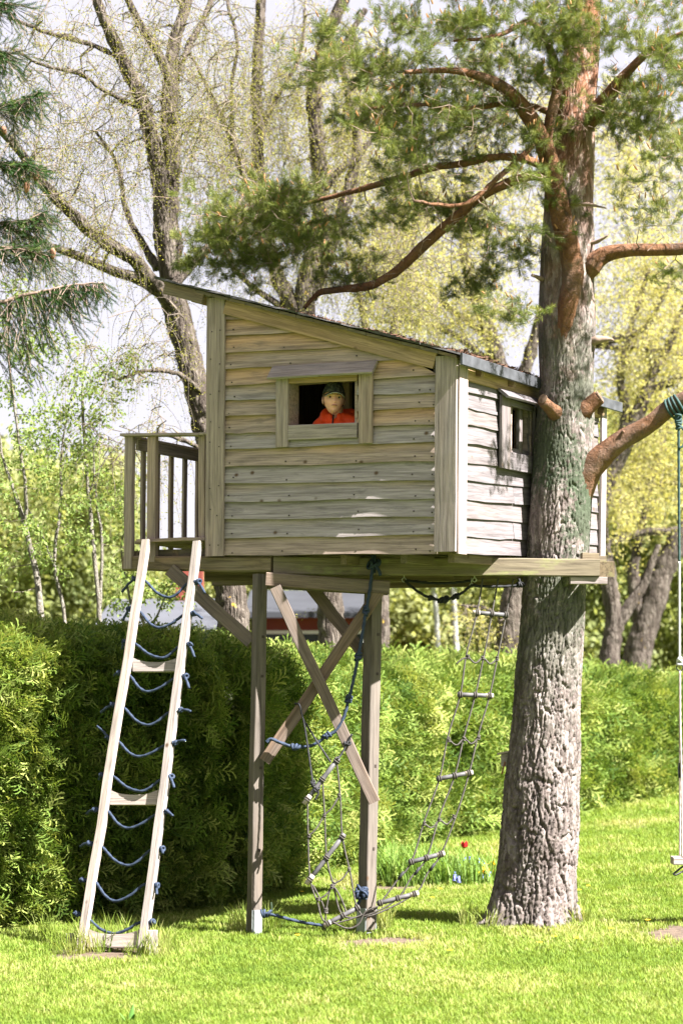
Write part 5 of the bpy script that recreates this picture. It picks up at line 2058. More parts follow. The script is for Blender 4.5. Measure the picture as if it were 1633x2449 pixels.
willow('willow_tree', 'double stemmed willow rising straight behind the playhouse roof', [
    [(770, 1640, 70, YBW), (765, 1480, 64, YBW), (755, 1350, 60, YBW), (735, 1100, 56, YBW), (715, 850, 52, YBW), (700, 700, 48, YBW), (718, 600, 42, YBW), (735, 480, 38, YBW), (735, 360, 36, YBW), (722, 260, 34, YBW), (725, 180, 32, YBW), (745, 90, 30, YBW), (790, 0, 24, YBW), (830, -90, 16, YBW)],
    [(705, 760, 40, YBW), (650, 660, 34, YBW), (622, 570, 30, YBW), (600, 470, 28, YBW), (595, 360, 27, YBW), (590, 250, 27, YBW), (592, 150, 25, YBW), (596, 50, 23, YBW), (600, -60, 18, YBW)],
    [(715, 680, 34, YBW), (760, 560, 30, YBW + .1), (800, 440, 28, YBW + .2), (820, 330, 22, YBW + .3), (800, 220, 18, YBW + .4), (790, 120, 16, YBW + .5), (840, 20, 12, YBW + .6)],
    [(640, 650, 16, YBW), (600, 560, 15, YBW - .3), (570, 440, 13, YBW - .5), (520, 300, 12, YBW - .7), (470, 190, 10, YBW - .9), (430, 110, 7, YBW - 1)],
    [(596, 300, 12, YBW), (640, 220, 11, YBW), (690, 120, 9, YBW), (700, 20, 7, YBW)],
    [(735, 460, 18, YBW), (770, 400, 15, YBW), (830, 350, 12, YBW), (900, 250, 9, YBW)],
    [(590, 430, 14, YBW), (540, 340, 12, YBW), (530, 220, 10, YBW), (545, 100, 8, YBW), (520, 0, 6, YBW)],
    [(700, 740, 18, YBW), (640, 700, 14, YBW), (560, 640, 12, YBW), (500, 560, 9, YBW)]],
    [(560, 250, 170, 230, YBW, 1.6, 120), (720, 200, 130, 220, YBW, 1.6, 90), (650, 560, 150, 130, YBW, 1.4, 60), (880, 420, 170, 200, YBW, 1.5, 90), (900, 660, 160, 90, YBW, 1.2, 60)],
    GW, 1350, 0.07, WLEAF, (0.35, 1.2), 12, leaf_bias=0.1, lsc=0.85)
YCW = 29.0
willow('willow_tree', 'willow with a broad dark trunk just left of the pine', [
    [(1160, 1640, 66, YCW), (1165, 1500, 62, YCW), (1178, 1400, 58, YCW), (1195, 1280, 56, YCW), (1185, 1100, 50, YCW), (1160, 900, 44, YCW), (1120, 760, 34, YCW), (1080, 640, 24, YCW), (1060, 500, 16, YCW), (1070, 350, 9, YCW)],
    [(1165, 950, 30, YCW), (1220, 800, 26, YCW), (1260, 650, 20, YCW), (1290, 450, 14, YCW), (1300, 250, 9, YCW)],
    [(1150, 860, 18, YCW), (1060, 780, 14, YCW), (960, 740, 11, YCW), (860, 740, 7, YCW)],
    [(1140, 800, 16, YCW), (1080, 745, 13, YCW), (1010, 690, 11, YCW), (930, 600, 7, YCW)],
    [(1180, 1440, 14, YCW), (1120, 1400, 10, YCW), (1060, 1390, 6, YCW)]],
    [(1050, 560, 200, 180, YCW, 1.5, 170), (1150, 300, 180, 200, YCW, 1.5, 120), (1060, 730, 160, 60, YCW, 1.2, 70), (1100, 1420, 80, 50, YCW, .8, 16)],
    GW, 800, 0.09, WLEAF2, (0.35, 1.1), 13)
YDW = 36.5
willow('willow_tree', 'willow with a thick trunk bending to the right, right of the pine', [
    [(1455, 1640, 70, YDW), (1460, 1525, 64, YDW), (1478, 1450, 60, YDW), (1500, 1370, 58, YDW), (1530, 1290, 52, YDW), (1580, 1210, 44, YDW), (1650, 1120, 34, YDW), (1700, 950, 24, YDW), (1720, 700, 12, YDW)],
    [(1478, 1460, 40, YDW), (1462, 1400, 36, YDW), (1455, 1320, 26, YDW), (1470, 1220, 18, YDW), (1500, 1080, 14, YDW), (1560, 900, 9, YDW)],
    [(1570, 1215, 18, YDW), (1480, 1220, 18, YDW - .3), (1400, 1245, 16, YDW - .5), (1330, 1260, 9, YDW - .6)],
    [(1650, 1150, 18, YDW), (1540, 1110, 12, YDW), (1450, 1130, 9, YDW), (1380, 1160, 6, YDW)]],
    [(1500, 900, 150, 250, YDW, 1.5, 170), (1460, 1080, 130, 120, YDW, 1.3, 80), (1520, 500, 150, 250, YDW, 1.5, 150)],
    GW, 700, 0.10, WLEAF2, (0.4, 1.4), 14, leaf_bias=0.05, lsc=1.3)
YEW = 33.5
willow('willow_tree', 'forked willow with crossing limbs close behind the pine trunk', [
    [(1395, 1640, 56, YEW), (1395, 1520, 48, YEW), (1410, 1420, 40, YEW), (1390, 1300, 36, YEW), (1375, 1200, 38, YEW), (1395, 1110, 40, YEW), (1430, 1020, 38, YEW), (1460, 950, 34, YEW), (1490, 880, 26, YEW), (1530, 800, 20, YEW), (1570, 700, 12, YEW)],
    [(1425, 1040, 24, YEW), (1435, 950, 22, YEW), (1425, 860, 18, YEW), (1445, 760, 14, YEW), (1490, 620, 10, YEW)],
    [(1400, 1450, 34, YEW), (1440, 1400, 30, YEW), (1480, 1330, 20, YEW), (1510, 1250, 12, YEW)],
    [(1480, 900, 18, YEW), (1540, 880, 16, YEW), (1600, 830, 12, YEW)],
    [(1360, 790, 18, YEW), (1440, 770, 18, YEW), (1490, 740, 13, YEW), (1540, 650, 8, YEW)],
    [(1365, 795, 12, YEW), (1450, 800, 12, YEW), (1540, 810, 9, YEW), (1620, 830, 6, YEW)]],
    [(1440, 700, 110, 250, YEW, 1.3, 150), (1540, 750, 90, 250, YEW, 1.3, 110), (1420, 300, 130, 160, YEW, 1.3, 90), (1400, 1130, 60, 80, YEW, .8, 26)],
    GW, 650, 0.10, WLEAF2, (0.4, 1.3), 15, leaf_bias=0.1, lsc=1.25)
willow('willow_tree', 'slim grey trunk of a willow seen between the posts, half behind the farther post', [
    [(872, 1640, 44, 26.5), (872, 1500, 40, 26.5), (872, 1350, 38, 26.5), (880, 1100, 34, 26.5), (890, 850, 28, 26.5), (930, 650, 20, 26.5), (960, 450, 12, 26.5)],
    [(876, 900, 20, 26.5), (840, 750, 16, 26.5), (800, 560, 12, 26.5), (760, 400, 8, 26.5)]],
    [(900, 560, 150, 200, 26.5, 1.4, 110), (820, 250, 130, 200, 26.5, 1.3, 60)], GW, 600, 0.09, WLEAF2, (0.35, 1.0), 16)

# ------------------------------------------------------------------ spruce at the left edge, only its branch ends in view
random.seed(21)
M_SPRUCE = leaf_mat('spruce_needles', (0.012, 0.032, 0.008), (0.022, 0.05, 0.010), (0.06, 0.085, 0.018), trans=0.15)
M_CONE = plain('spruce_cone', (0.20, 0.10, 0.06), 0.7, 0.3, 40)


def spruce_sprig(seed, L=0.10):
    r = random.Random(seed)
    v, f = [], []
    for i in range(46):
        s = i / 46
        ph = i * 2.4
        d = Vector((math.cos(ph) * 0.8, math.sin(ph) * 0.8, 0.75)).normalized()
        w = d.cross(Vector((0.1, 0.2, 1))).normalized() * 0.0016
        p = Vector((0, 0, L * s))
        ln = 0.020 * r.uniform(0.8, 1.2)
        n = len(v)
        v += [p - w, p + w, p + d * ln]
        f.append((n, n + 1, n + 2))
    return v, f


SPRIG = [src_obj('sprig%d' % i, *spruce_sprig(i), M_SPRUCE) for i in range(2)]
YSP = 13.6
sb = at(-330, 2200, YSP)
spruce = thing('spruce_tree', 'dark spruce reaching in from the left edge with drooping branches and cones', 'tree', (sb.x, YSP, ground_z(sb.x, YSP)))
limb([(-330, 2260, 120, YSP), (-330, 1500, 100, YSP), (-328, 700, 80, YSP), (-325, 0, 55, YSP), (-322, -700, 20, YSP)], 'trunk', M_WBARK, spruce, 16, 0.1, 6, None, 0.015)
SB = [[(-328, 820, 16, YSP), (-120, 740, 12, YSP), (0, 695, 10, YSP), (100, 668, 7, YSP), (170, 655, 5, YSP), (235, 648, 3, YSP)],
      [(-328, 640, 14, YSP), (-120, 590, 10, YSP), (0, 570, 7, YSP), (60, 575, 5, YSP), (112, 588, 3, YSP)],
      [(-328, 560, 14, YSP + .2), (-120, 520, 10, YSP + .2), (0, 512, 7, YSP + .2), (60, 505, 5, YSP + .2), (100, 487, 3, YSP + .2)],
      [(-328, 420, 14, YSP), (-120, 390, 9, YSP), (-20, 378, 6, YSP), (40, 375, 4, YSP), (75, 378, 3, YSP)],
      [(-328, 290, 14, YSP - .2), (-120, 262, 9, YSP - .2), (-20, 250, 6, YSP - .2), (40, 232, 4, YSP - .2), (92, 212, 3, YSP - .2)],
      [(-328, 20, 14, YSP), (-120, 10, 9, YSP), (-30, 0, 6, YSP), (20, 10, 3, YSP)],
      [(-328, 130, 14, YSP), (-120, 120, 9, YSP), (-40, 112, 6, YSP), (20, 122, 3, YSP)]]
sp_p, sp_d = [], []
smb = MB()
for bi, B in enumerate(SB):
    nl_ = []
    limb(B, 'branch', M_PINETWIG, spruce, 7, collect=nl_)
    for p, r in nl_:
        if p.x < at(-120, 0, YSP).x:
            continue
        for q in range(8 if bi == 0 else 6):
            # hanging branchlets
            dr = Vector((random.gauss(0.25, 0.3), random.gauss(0, 0.55), -random.uniform(0.25, 1.0) if bi == 0 else -random.uniform(-0.1, 0.7))).normalized()
            frac = max(0.15, 1 - max(0, (p.x - at(0, 0, YSP).x)) / 0.75)
            ln = random.uniform(0.06, 0.30) * frac * (2.0 if bi == 0 else 0.85) + 0.04
            pts = [p + dr * ln * s + Vector((0, 0, -0.12 * ln * s * s)) for s in (0, 0.35, 0.7, 1.0)]
            smb.tube(pts, [0.003, 0.0025, 0.002, 0.0015], 3, cap=False)
            m = max(1, int(ln / 0.045))
            for s in range(m + 1):
                t_ = s / (m + 0.001)
                c = p + dr * ln * t_ + Vector((0, 0, -0.12 * ln * t_ * t_))
                sp_p.append(tuple(c))
                dd_ = (dr + Vector((random.gauss(0, 0.35), random.gauss(0, 0.35), random.gauss(0, 0.2))))
                sp_d.append(tuple(dd_))
smb.build('branchlets', M_PINETWIG, spruce, kind='stuff')
n = len(sp_p)
scatter('needles', np.array(sp_p), euler_from_dirs(np.array(sp_d)), rng.uniform(0.6, 1.05, n), np.clip(rng.normal(0.4, 0.25, n), 0, 1), SPRIG, spruce)
for (x, y, l) in ((122, 582, 0.075), (84, 404, 0.075), (62, 430, 0.08), (60, 428, 0.0), (10, 300, 0.06)):
    if not l:
        continue
    c = at(x, y, YSP)
    mb = MB()
    for k in range(9):
        pass
    mb.tube([c + Vector((0, 0, l / 2)), c + Vector((0, 0, l * 0.25)), c, c - Vector((0, 0, l * 0.3)), c - Vector((0.002, 0, l / 2))], [0.008, 0.018, 0.020, 0.015, 0.004], 9, True, 500, 0.12)
    mb.build('cone', M_CONE, spruce)

# ------------------------------------------------------------------ slim young trees behind the hedge on the left
M_SAPB = bark_mat('young_bark', (0.091, 0.077, 0.059), (0.154, 0.140, 0.115), (0.224, 0.210, 0.182), 2.5)
M_SLEAF = leaf_mat('young_leaves', (0.09, 0.135, 0.035), (0.16, 0.22, 0.06), (0.27, 0.31, 0.11), trans=0.5)
SLEAF = [src_obj('young_leaf%d' % i, *leaf_bunch(40 + i, 4, 0.042, 0.011, 0.035), M_SLEAF) for i in range(3)]


def sapling(label, limbs, blobs, seed, per=4):
    random.seed(seed)
    b = limbs[0][0]
    base = at(b[0], b[1], b[3])
    t = thing('young_tree', label, 'tree', (base.x, base.y, ground_z(base.x, base.y)), 'young trees along the hedge')
    nodes = []
    for i, L in enumerate(limbs):
        limb(L, 'trunk' if i == 0 else 'limb', M_SAPB, t, 8, 0.05, 6, nodes)
    tg = []
    for bb in blobs:
        tg += blob(*bb)
    mb = MB()
    tips, nn = grow(nodes, tg, mb, 0.004, 0.0016, 0.16, 0.02, 0.09, 3, maxd=3)
    mb.build('twigs', M_WTWIG, t, kind='stuff')
    LP = []
    for q in nn:
        for k in range(per):
            if random.random() < 0.62:
                LP.append((q[0] + random.gauss(0, 0.03), q[1] + random.gauss(0, 0.03), q[2] + random.gauss(0, 0.03)))
    LP = np.array(LP)
    n = len(LP)
    scatter('foliage', LP, np.stack([rng.normal(0, 0.6, n), rng.normal(0, 0.6, n), rng.uniform(0, 6.28, n)], 1), rng.uniform(0.7, 1.3, n), np.clip(rng.normal(0.5, 0.24, n), 0, 1), SLEAF, t)


sapling('young tree whose grey stem forks low, farthest left above the hedge', [
    [(100, 1640, 18, 19.5), (95, 1400, 16, 19.5), (75, 1280, 14, 19.5), (55, 1200, 12, 19.5), (30, 1120, 9, 19.5), (5, 1040, 6, 19.5), (-10, 900, 3, 19.5)],
    [(58, 1205, 9, 19.5), (60, 1120, 8, 19.4), (40, 980, 6, 19.3), (20, 800, 4, 19.2), (30, 660, 2, 19.2)]],
    [(40, 1000, 90, 220, 19.4, 0.8, 70), (60, 750, 90, 110, 19.3, 0.7, 42), (30, 1250, 90, 120, 19.4, .7, 40)], 31)
sapling('slim young tree with two upright stems, just left of the deck railing', [
    [(238, 1640, 13, 20), (230, 1420, 12, 20), (222, 1330, 11, 20), (210, 1200, 10, 20), (200, 1080, 8, 20), (190, 900, 6, 20), (200, 780, 3, 20)],
    [(230, 1400, 8, 20), (235, 1250, 7, 20), (220, 1120, 5, 20), (215, 1000, 3, 20)],
    [(205, 1130, 5, 20), (240, 1060, 4, 20), (290, 1000, 3, 20)]],
    [(200, 950, 90, 150, 20, 0.8, 70), (230, 1180, 90, 130, 20, .8, 50), (270, 870, 70, 80, 20, .6, 24)], 32)
sapling('thin dark stemmed young tree between two grey ones', [
    [(155, 1640, 10, 19.8), (150, 1420, 9, 19.8), (125, 1300, 8, 19.8), (140, 1160, 7, 19.8), (142, 1040, 5, 19.8), (160, 930, 3, 19.8)],
    [(125, 1300, 5, 19.8), (95, 1220, 4, 19.8), (60, 1160, 3, 19.8)]],
    [(140, 1020, 80, 130, 19.8, 0.7, 56), (120, 1230, 90, 110, 19.8, .7, 46), (120, 820, 80, 70, 19.8, .6, 30)], 33)
sapling('low leaning young tree with loose leaves under the deck corner', [
    [(330, 1640, 8, 21), (335, 1450, 7, 21), (300, 1380, 6, 21), (280, 1250, 4, 21), (310, 1180, 2, 21)],
    [(345, 1450, 5, 21), (390, 1350, 4, 21), (420, 1280, 2, 21)]],
    [(300, 1330, 80, 90, 21, 0.6, 44), (260, 1150, 60, 80, 21, .6, 26), (400, 1370, 50, 40, 21, .5, 18)], 34)

# ------------------------------------------------------------------ birches, far wood, houses beyond the hedge
M_BIRCH = bark_mat('birch_bark', (0.112, 0.105, 0.098), (0.385, 0.378, 0.364), (0.462, 0.455, 0.441), 1.2, stretch=1.6)
for (x0, x1, Y, lab) in ((1010, 988, 38, 'pale birch trunk seen under the platform, nearer to the blue rope'), (1052, 1043, 40, 'pale birch trunk seen under the platform, nearer to the rope ladder')):
    b = at(x0, 1640, Y)
    t = thing('birch_tree', lab, 'tree', (b.x, Y, ground_z(b.x, Y)), 'birches in the distance')
    nodes = []
    limb([(x0, 1660, 15, Y), (x0 - 4, 1500, 13, Y), (x0 - 10, 1400, 12, Y), (x1, 1250, 10, Y), (x1 - 4, 1000, 8, Y), (x1, 700, 3, Y)], 'trunk', M_BIRCH, t, 9, 0.05, 6, nodes)
    mb = MB()
    tips, nn = grow(nodes, blob(x0, 1150, 110, 200, Y, 1.2, 90), mb, 0.006, 0.003, 0.4, -0.03, 0.08, 3, maxd=5)
    mb.build('twigs', M_WTWIG, t, kind='stuff')
    LP = np.array([tuple(Vector(q) + Vector((random.gauss(0, .12), random.gauss(0, .12), random.gauss(0, .12)))) for q in nn for k in range(4)])
    n = len(LP)
    scatter('foliage', LP, np.stack([rng.normal(0, 0.6, n), rng.normal(0, 0.6, n), rng.uniform(0, 6.28, n)], 1), rng.uniform(1.2, 2.4, n), np.clip(rng.normal(0.6, 0.24, n), 0, 1), SLEAF, t)

M_FAR = leaf_mat('far_leaves', (0.13, 0.16, 0.06), (0.24, 0.265, 0.105), (0.35, 0.35, 0.17), trans=0.5)


def clump(seed, n=70, R=0.5, w=0.075):
    r = random.Random(seed)
    v, f = [], []
    for i in range(n):
        p = Vector((r.gauss(0, 1), r.gauss(0, 1), r.gauss(0, 1))).normalized() * R * r.random() ** 0.5
        a = Vector((r.gauss(0, 1), r.gauss(0, 1), r.gauss(0, 1))).normalized() * w * r.uniform(0.6, 1.3)
        b = a.orthogonal().normalized() * w * r.uniform(0.4, 0.8)
        k = len(v)
        v += [p - a, p - b, p + a, p + b]
        f.append((k, k + 1, k + 2, k + 3))
    return v, f


FARL = [src_obj('far_clump%d' % i, *clump(i), M_FAR) for i in range(3)]
far_p, far_t, far_s = [], [], []
for k in range(13000):
    Y = random.uniform(46, 68)
    px = random.uniform(-250, 1820)
    x = at(px, 1500, Y).x
    g = ground_z(x, Y)
    topn = 4.6 + 2.0 * noise.noise(Vector((x * 0.16, 3, 0))) + 1.1 * noise.noise(Vector((x * 0.55, Y * 0.2, 4)))
    if px < 300:
        topn += 2.2
    if px > 1250:
        topn += 3.5
    topn = max(1.2, topn)
    z = g + topn * random.random() ** 0.8
    far_p.append((x, Y, z))
    far_t.append(0.5 + 0.45 * noise.noise(Vector((x * 0.3, 7, z * 0.4))) + random.gauss(0, 0.15))
    far_s.append(random.uniform(0.7, 1.3))
far_p = np.array(far_p)
n = len(far_p)
scatter('far_wood', far_p, rng.uniform(0, 6.28, (n, 3)), far_s, np.clip(far_t, 0, 1), FARL)

M_RED = plain('red_house_paint', (0.14, 0.032, 0.022), 0.8, 0.15, 3)
M_GREYROOF = plain('pale_grey_roof', (0.055, 0.058, 0.068), 0.9, 0.1, 2)
M_DKROOF = plain('slate_roof', (0.03, 0.032, 0.038), 0.9, 0.15, 2)
M_WHITEP = plain('white_paint', (0.420, 0.420, 0.408), 0.6, 0.05, 2)
M_PANE = plain('window_pane', (0.03, 0.035, 0.04), 0.1, 0.1, 2)


def far_house(label, px0, px1, py_eave, py_ridge, Y, roof_mat, depth=6.0):
    a = at(px0, py_eave, Y)
    b = at(px1, py_eave, Y)
    zr_ = at(px0, py_ridge, Y + depth / 2).z
    g = ground_z((a.x + b.x) / 2, Y) - 0.2
    t = thing('far_house', label, 'house', ((a.x + b.x) / 2, Y, g), 'houses beyond the hedge')
    ze = a.z
    v = [(a.x, Y, g), (b.x, Y, g), (b.x, Y + depth, g), (a.x, Y + depth, g), (a.x, Y, ze), (b.x, Y, ze), (b.x, Y + depth, ze), (a.x, Y + depth, ze), (a.x, Y + depth / 2, zr_), (b.x, Y + depth / 2, zr_)]
    f = [(0, 1, 5, 4), (2, 3, 7, 6), (1, 2, 6, 9, 5), (3, 0, 4, 8, 7)]
    put('wall', mesh('wall', v, f), M_RED, t)
    e = 0.35
    sl = (zr_ - ze) / (depth / 2)
    mb = MB()
    n = 0
    for (y0, y1, z0, z1) in ((Y - e, Y + depth / 2, ze - e * sl, zr_), (Y + depth + e, Y + depth / 2, ze - e * sl, zr_)):
        n = len(mb.v)
        for dz in (0.02, 0.14):
            mb.v += [Vector((a.x - e, y0, z0 + dz)), Vector((b.x + e, y0, z0 + dz)), Vector((b.x + e, y1, z1 + dz)), Vector((a.x - e, y1, z1 + dz))]
        for q in ((0, 1, 2, 3), (7, 6, 5, 4), (0, 4, 5, 1), (1, 5, 6, 2), (2, 6, 7, 3), (3, 7, 4, 0)):
            mb.f.append(tuple(n + i for i in q))
    mb.build('roof', roof_mat, t, smooth=False)
    w = b.x - a.x
    for k in range(3):
        cx = a.x + w * (k + 0.5) / 3
        mb = MB()
        zc = ze - 0.75
        mb.box((cx, Y - 0.03, zc + 0.42), (0.84, 0.06, 0.07))
        mb.box((cx, Y - 0.03, zc - 0.42), (0.84, 0.06, 0.07))
        mb.box((cx - 0.385, Y - 0.03, zc), (0.07, 0.06, 0.77))
        mb.box((cx + 0.385, Y - 0.03, zc), (0.07, 0.06, 0.77))
        wn_ = mb.build('window', M_WHITEP, t, smooth=False)
        mb = MB()
        mb.box((cx, Y - 0.012, zc), (0.70, 0.02, 0.77))
        mb.build('pane', M_PANE, wn_, smooth=False)
    mb = MB()
    mb.box((a.x + w * 0.7, Y + depth / 2, zr_ + 0.3), (0.5, 0.5, 0.9))
    mb.build('chimney', M_RED, t, smooth=False)


far_house('red house with a pale grey roof, half hidden behind the ladder', 262, 470, 1452, 1392, 36, M_GREYROOF)
far_house('red cottage with a dark roof glimpsed between the posts', 600, 830, 1415, 1370, 42, M_DKROOF)

# ------------------------------------------------------------------ flower bed and small flowers
M_IRIS = leaf_mat('iris_leaves', (0.07, 0.13, 0.025), (0.12, 0.2, 0.04), (0.2, 0.27, 0.07), trans=0.4)


def iris(seed):
    r = random.Random(seed)
    v, f = [], []
    for i in range(6):
        a = r.uniform(0, 6.28)
        p = Vector((r.gauss(0, 0.025), r.gauss(0, 0.025), -0.01))
        h = r.uniform(0.18, 0.34)
        o = Vector((math.cos(a), math.sin(a), 0))
        s = Vector((-math.sin(a), math.cos(a), 0)) * 0.0085
        lean = r.uniform(0.1, 0.6)
        k = len(v)
        for q in range(4):
            t_ = q / 3
            c = p + o * h * lean * t_ * t_ + Vector((0, 0, h * t_ * (1 - 0.25 * lean * t_)))
            w = s * (1 - 0.9 * t_ ** 2)
            v += [c - w, c + w]
        for q in range(3):
            f.append((k + 2 * q, k + 2 * q + 1, k + 2 * q + 3, k + 2 * q + 2))
    return v, f


IRIS = [src_obj('iris%d' % i, *iris(i), M_IRIS) for i in range(4)]
ip_ = []
random.seed(5)
for (px, py, rx, ry, n) in ((930, 2015, 70, 22, 190), (1010, 2020, 60, 20, 110), (1085, 2030, 55, 14, 40), (900, 2000, 30, 14, 50)):
    for k in range(n):
        a, q = random.uniform(0, 6.28), math.sqrt(random.random())
        g = ground_hit(px + rx * q * math.cos(a), py + ry * q * math.sin(a))
        ip_.append(tuple(g))
ip_ = np.array(ip_)
n = len(ip_)
scatter('flower_bed_leaves', ip_, np.stack([np.zeros(n), np.zeros(n), rng.uniform(0, 6.28, n)], 1), rng.uniform(0.7, 1.25, n), np.clip(rng.normal(0.5, 0.25, n), 0, 1), IRIS)
M_STEM = plain('flower_stem', (0.1, 0.17, 0.04), 0.6, 0.2, 9)
M_TULIP = plain('red_petals', (0.62, 0.02, 0.03), 0.5, 0.2, 30)
M_MUSC = plain('blue_petals', (0.17, 0.19, 0.55), 0.6, 0.2, 60)
M_YEL = plain('yellow_petals', (0.75, 0.5, 0.02), 0.6, 0.15, 40)


def flower(name, label, cat, px, py_head, py_base, kind, group=None):
    g = ground_hit(px, py_base)
    hd = at(px + random.uniform(-3, 3), py_head, g.y)
    t = thing(name, label, cat, tuple(g), group)
    mb = MB()
    mb.tube([g, (g + hd) / 2 + Vector((random.gauss(0, .01), 0, 0)), hd], 0.003, 5)
    mb.build('stem', M_STEM, t)
    mb = MB()
    if kind == 'tulip':
        for k in range(6):
            a = k * math.pi / 3
            o = Vector((math.cos(a), math.sin(a), 0))
            s = Vector((-math.sin(a), math.cos(a), 0))
            b = len(mb.v)
            for q, (rr, z, w) in enumerate(((0.004, 0, 0.006), (0.026, 0.02, 0.02), (0.03, 0.045, 0.018), (0.036 + 0.008 * (k % 2), 0.068, 0.003))):
                mb.v += [hd + o * rr - s * w + Vector((0, 0, z)), hd + o * rr + s * w + Vector((0, 0, z))]
            for q in range(3):
                mb.f.append((b + 2 * q, b + 2 * q + 1, b + 2 * q + 3, b + 2 * q + 2))
        mb.build('petals', M_TULIP, t)
    elif kind == 'muscari':
        for q in range(5):
            for k in range(5):
                a = k * 1.257 + q
                c = hd + Vector((math.cos(a) * 0.012 * (1 - q * 0.15), math.sin(a) * 0.012 * (1 - q * 0.15), q * 0.012 - 0.03))
                mb.box(c, (0.011, 0.011, 0.012))
        mb.build('petals', M_MUSC, t)
    else:
        for k in range(6):
            a = k * math.pi / 3
            o = Vector((math.cos(a), -0.45, math.sin(a)))
            s = Vector((-math.sin(a), 0, math.cos(a)))
            b = len(mb.v)
            mb.v += [hd, hd + o * 0.022 + s * 0.012, hd + o * 0.042, hd + o * 0.022 - s * 0.012]
            mb.f.append((b, b + 1, b + 2, b + 3))
        mb.tube([hd + Vector((0, 0.0, 0)), hd + Vector((0, -0.03, 0.004))], [0.008, 0.014], 8, cap=False)
        mb.build('petals', M_YEL, t)


random.seed(9)
flower('red_tulip', 'single red tulip standing tall over the flower bed', 'flower', 1066, 1948, 2015, 'tulip')
MPL = ['farthest left', 'second from the left', 'third from the left', 'tallest in the middle', 'right of the middle one', 'at the back left', 'at the back right', 'lowest, nearest the lawn', 'low at the front left', 'low at the front middle', 'low at the right', 'at the far right, next to the bark', 'behind the daffodils']
for q_, (x, y, b) in enumerate(((1062, 1976, 2012), (1072, 1974, 2012), (1081, 1973, 2010), (1092, 1978, 2012), (1100, 1976, 2014), (1052, 1986, 2018), (1110, 1980, 2016), (1046, 2008, 2036), (1040, 2014, 2040), (1052, 2018, 2040), (1104, 2012, 2034), (1126, 2008, 2032), (1118, 1990, 2020))):
    flower('grape_hyacinth', 'blue grape hyacinth in the flower bed, ' + MPL[q_], 'flower', x, y, b, 'muscari', 'grape hyacinths in the flower bed')
DPL = ['leftmost of the low group', 'in the middle of the low group', 'rightmost, touching the trunk outline', 'highest on a leaning stem', 'nearest the lawn']
for q_, (x, y, b) in enumerate(((1112, 1998, 2026), (1120, 1996, 2028), (1130, 2002, 2028), (1126, 1984, 2020), (1105, 2003, 2028))):
    flower('daffodil', 'yellow daffodil beside the pine, ' + DPL[q_], 'flower', x, y, b, 'daffodil', 'daffodils in the flower bed')
# dandelions
random.seed(12)
NPL = ['in the shade left of the bare patch', 'on the lawn just left of the pine foot', 'in front of the flower bed', 'close against the pine foot', 'just right of the pine foot', 'beside the bare patch under the swing', 'between the pine and the swing patch', 'in front of the pine, to its right', 'behind the net, between the posts', 'at the foot of the farther post', 'in front of the pine, to its left', 'in the open lawn in front of the bed', 'right behind the pine', 'in the open lawn before the pine']
for q_, (x, y) in enumerate(((688, 2170), (1010, 2056), (990, 2078), (1185, 2065), (1330, 2062), (1490, 2135), (1400, 2150), (1320, 2180), (690, 2062), (870, 2122), (1240, 2190), (1030, 2200), (1345, 2052), (1270, 2168))):
    g = ground_hit(x, y)
    t = thing('dandelion', 'small yellow dandelion ' + NPL[q_], 'flower', tuple(g), 'dandelions in the lawn')
    hd = g + Vector((random.gauss(0, .01), 0, random.uniform(0.05, 0.08)))
    mb = MB()
    mb.tube([g, hd], 0.002, 4)
    mb.build('stem', M_STEM, t)
    mb = MB()
    for k in range(12):
        a = k * 0.5236
        o = Vector((math.cos(a), math.sin(a), 0.35))
        s = Vector((-math.sin(a), math.cos(a), 0)) * 0.005
        b = len(mb.v)
        mb.v += [hd, hd + o * 0.02 - s, hd + o * 0.022 + s]
        mb.f.append((b, b + 1, b + 2))
    mb.build('petals', M_YEL, t)
# plant label stick by the near post, broad leaf at the front edge of the lawn
g = ground_hit(*z4(245, 2255))
pl = thing('plant_label', 'thin pale green plant label stick beside the left post', 'plant label', tuple(g))
t_ = at(*z4(228, 2090), g.y)
beam('label_stick', g - Vector((0, 0, 0.03)), t_, 0.012, 0.004, plain('pale_plastic', (0.45, 0.6, 0.45), 0.5, 0.05), pl, up=(0, -1, 0), local=False, c=0.0008)
g = ground_hit(297, 2352)
tl = thing('broad_leaf', 'single broad green leaf sprouting from the lawn at the bottom edge', 'plant', tuple(g))
mb = MB()
for k in range(3):
    a = k * 2.1 + 1.2
    o = Vector((math.cos(a), math.sin(a), 0))
    s = Vector((-math.sin(a), math.cos(a), 0))
    b = len(mb.v)
    for q in range(5):
        u = q / 4
        c = g + o * 0.05 * u + Vector((0, 0, 0.11 * u * (1 if k == 0 else 0.6)))
        w = 0.016 * math.sin(math.pi * (0.12 + 0.86 * u))
        mb.v += [c - s * w + o * 0.006, c, c + s * w + o * 0.006]
    for q in range(4):
        for e in (0, 1):
            mb.f.append((b + 3 * q + e, b + 3 * q + e + 1, b + 3 * q + e + 4, b + 3 * q + e + 3))
mb.build('leaf', plain('broad_leaf_green', (0.07, 0.16, 0.03), 0.45, 0.2, 20), tl)

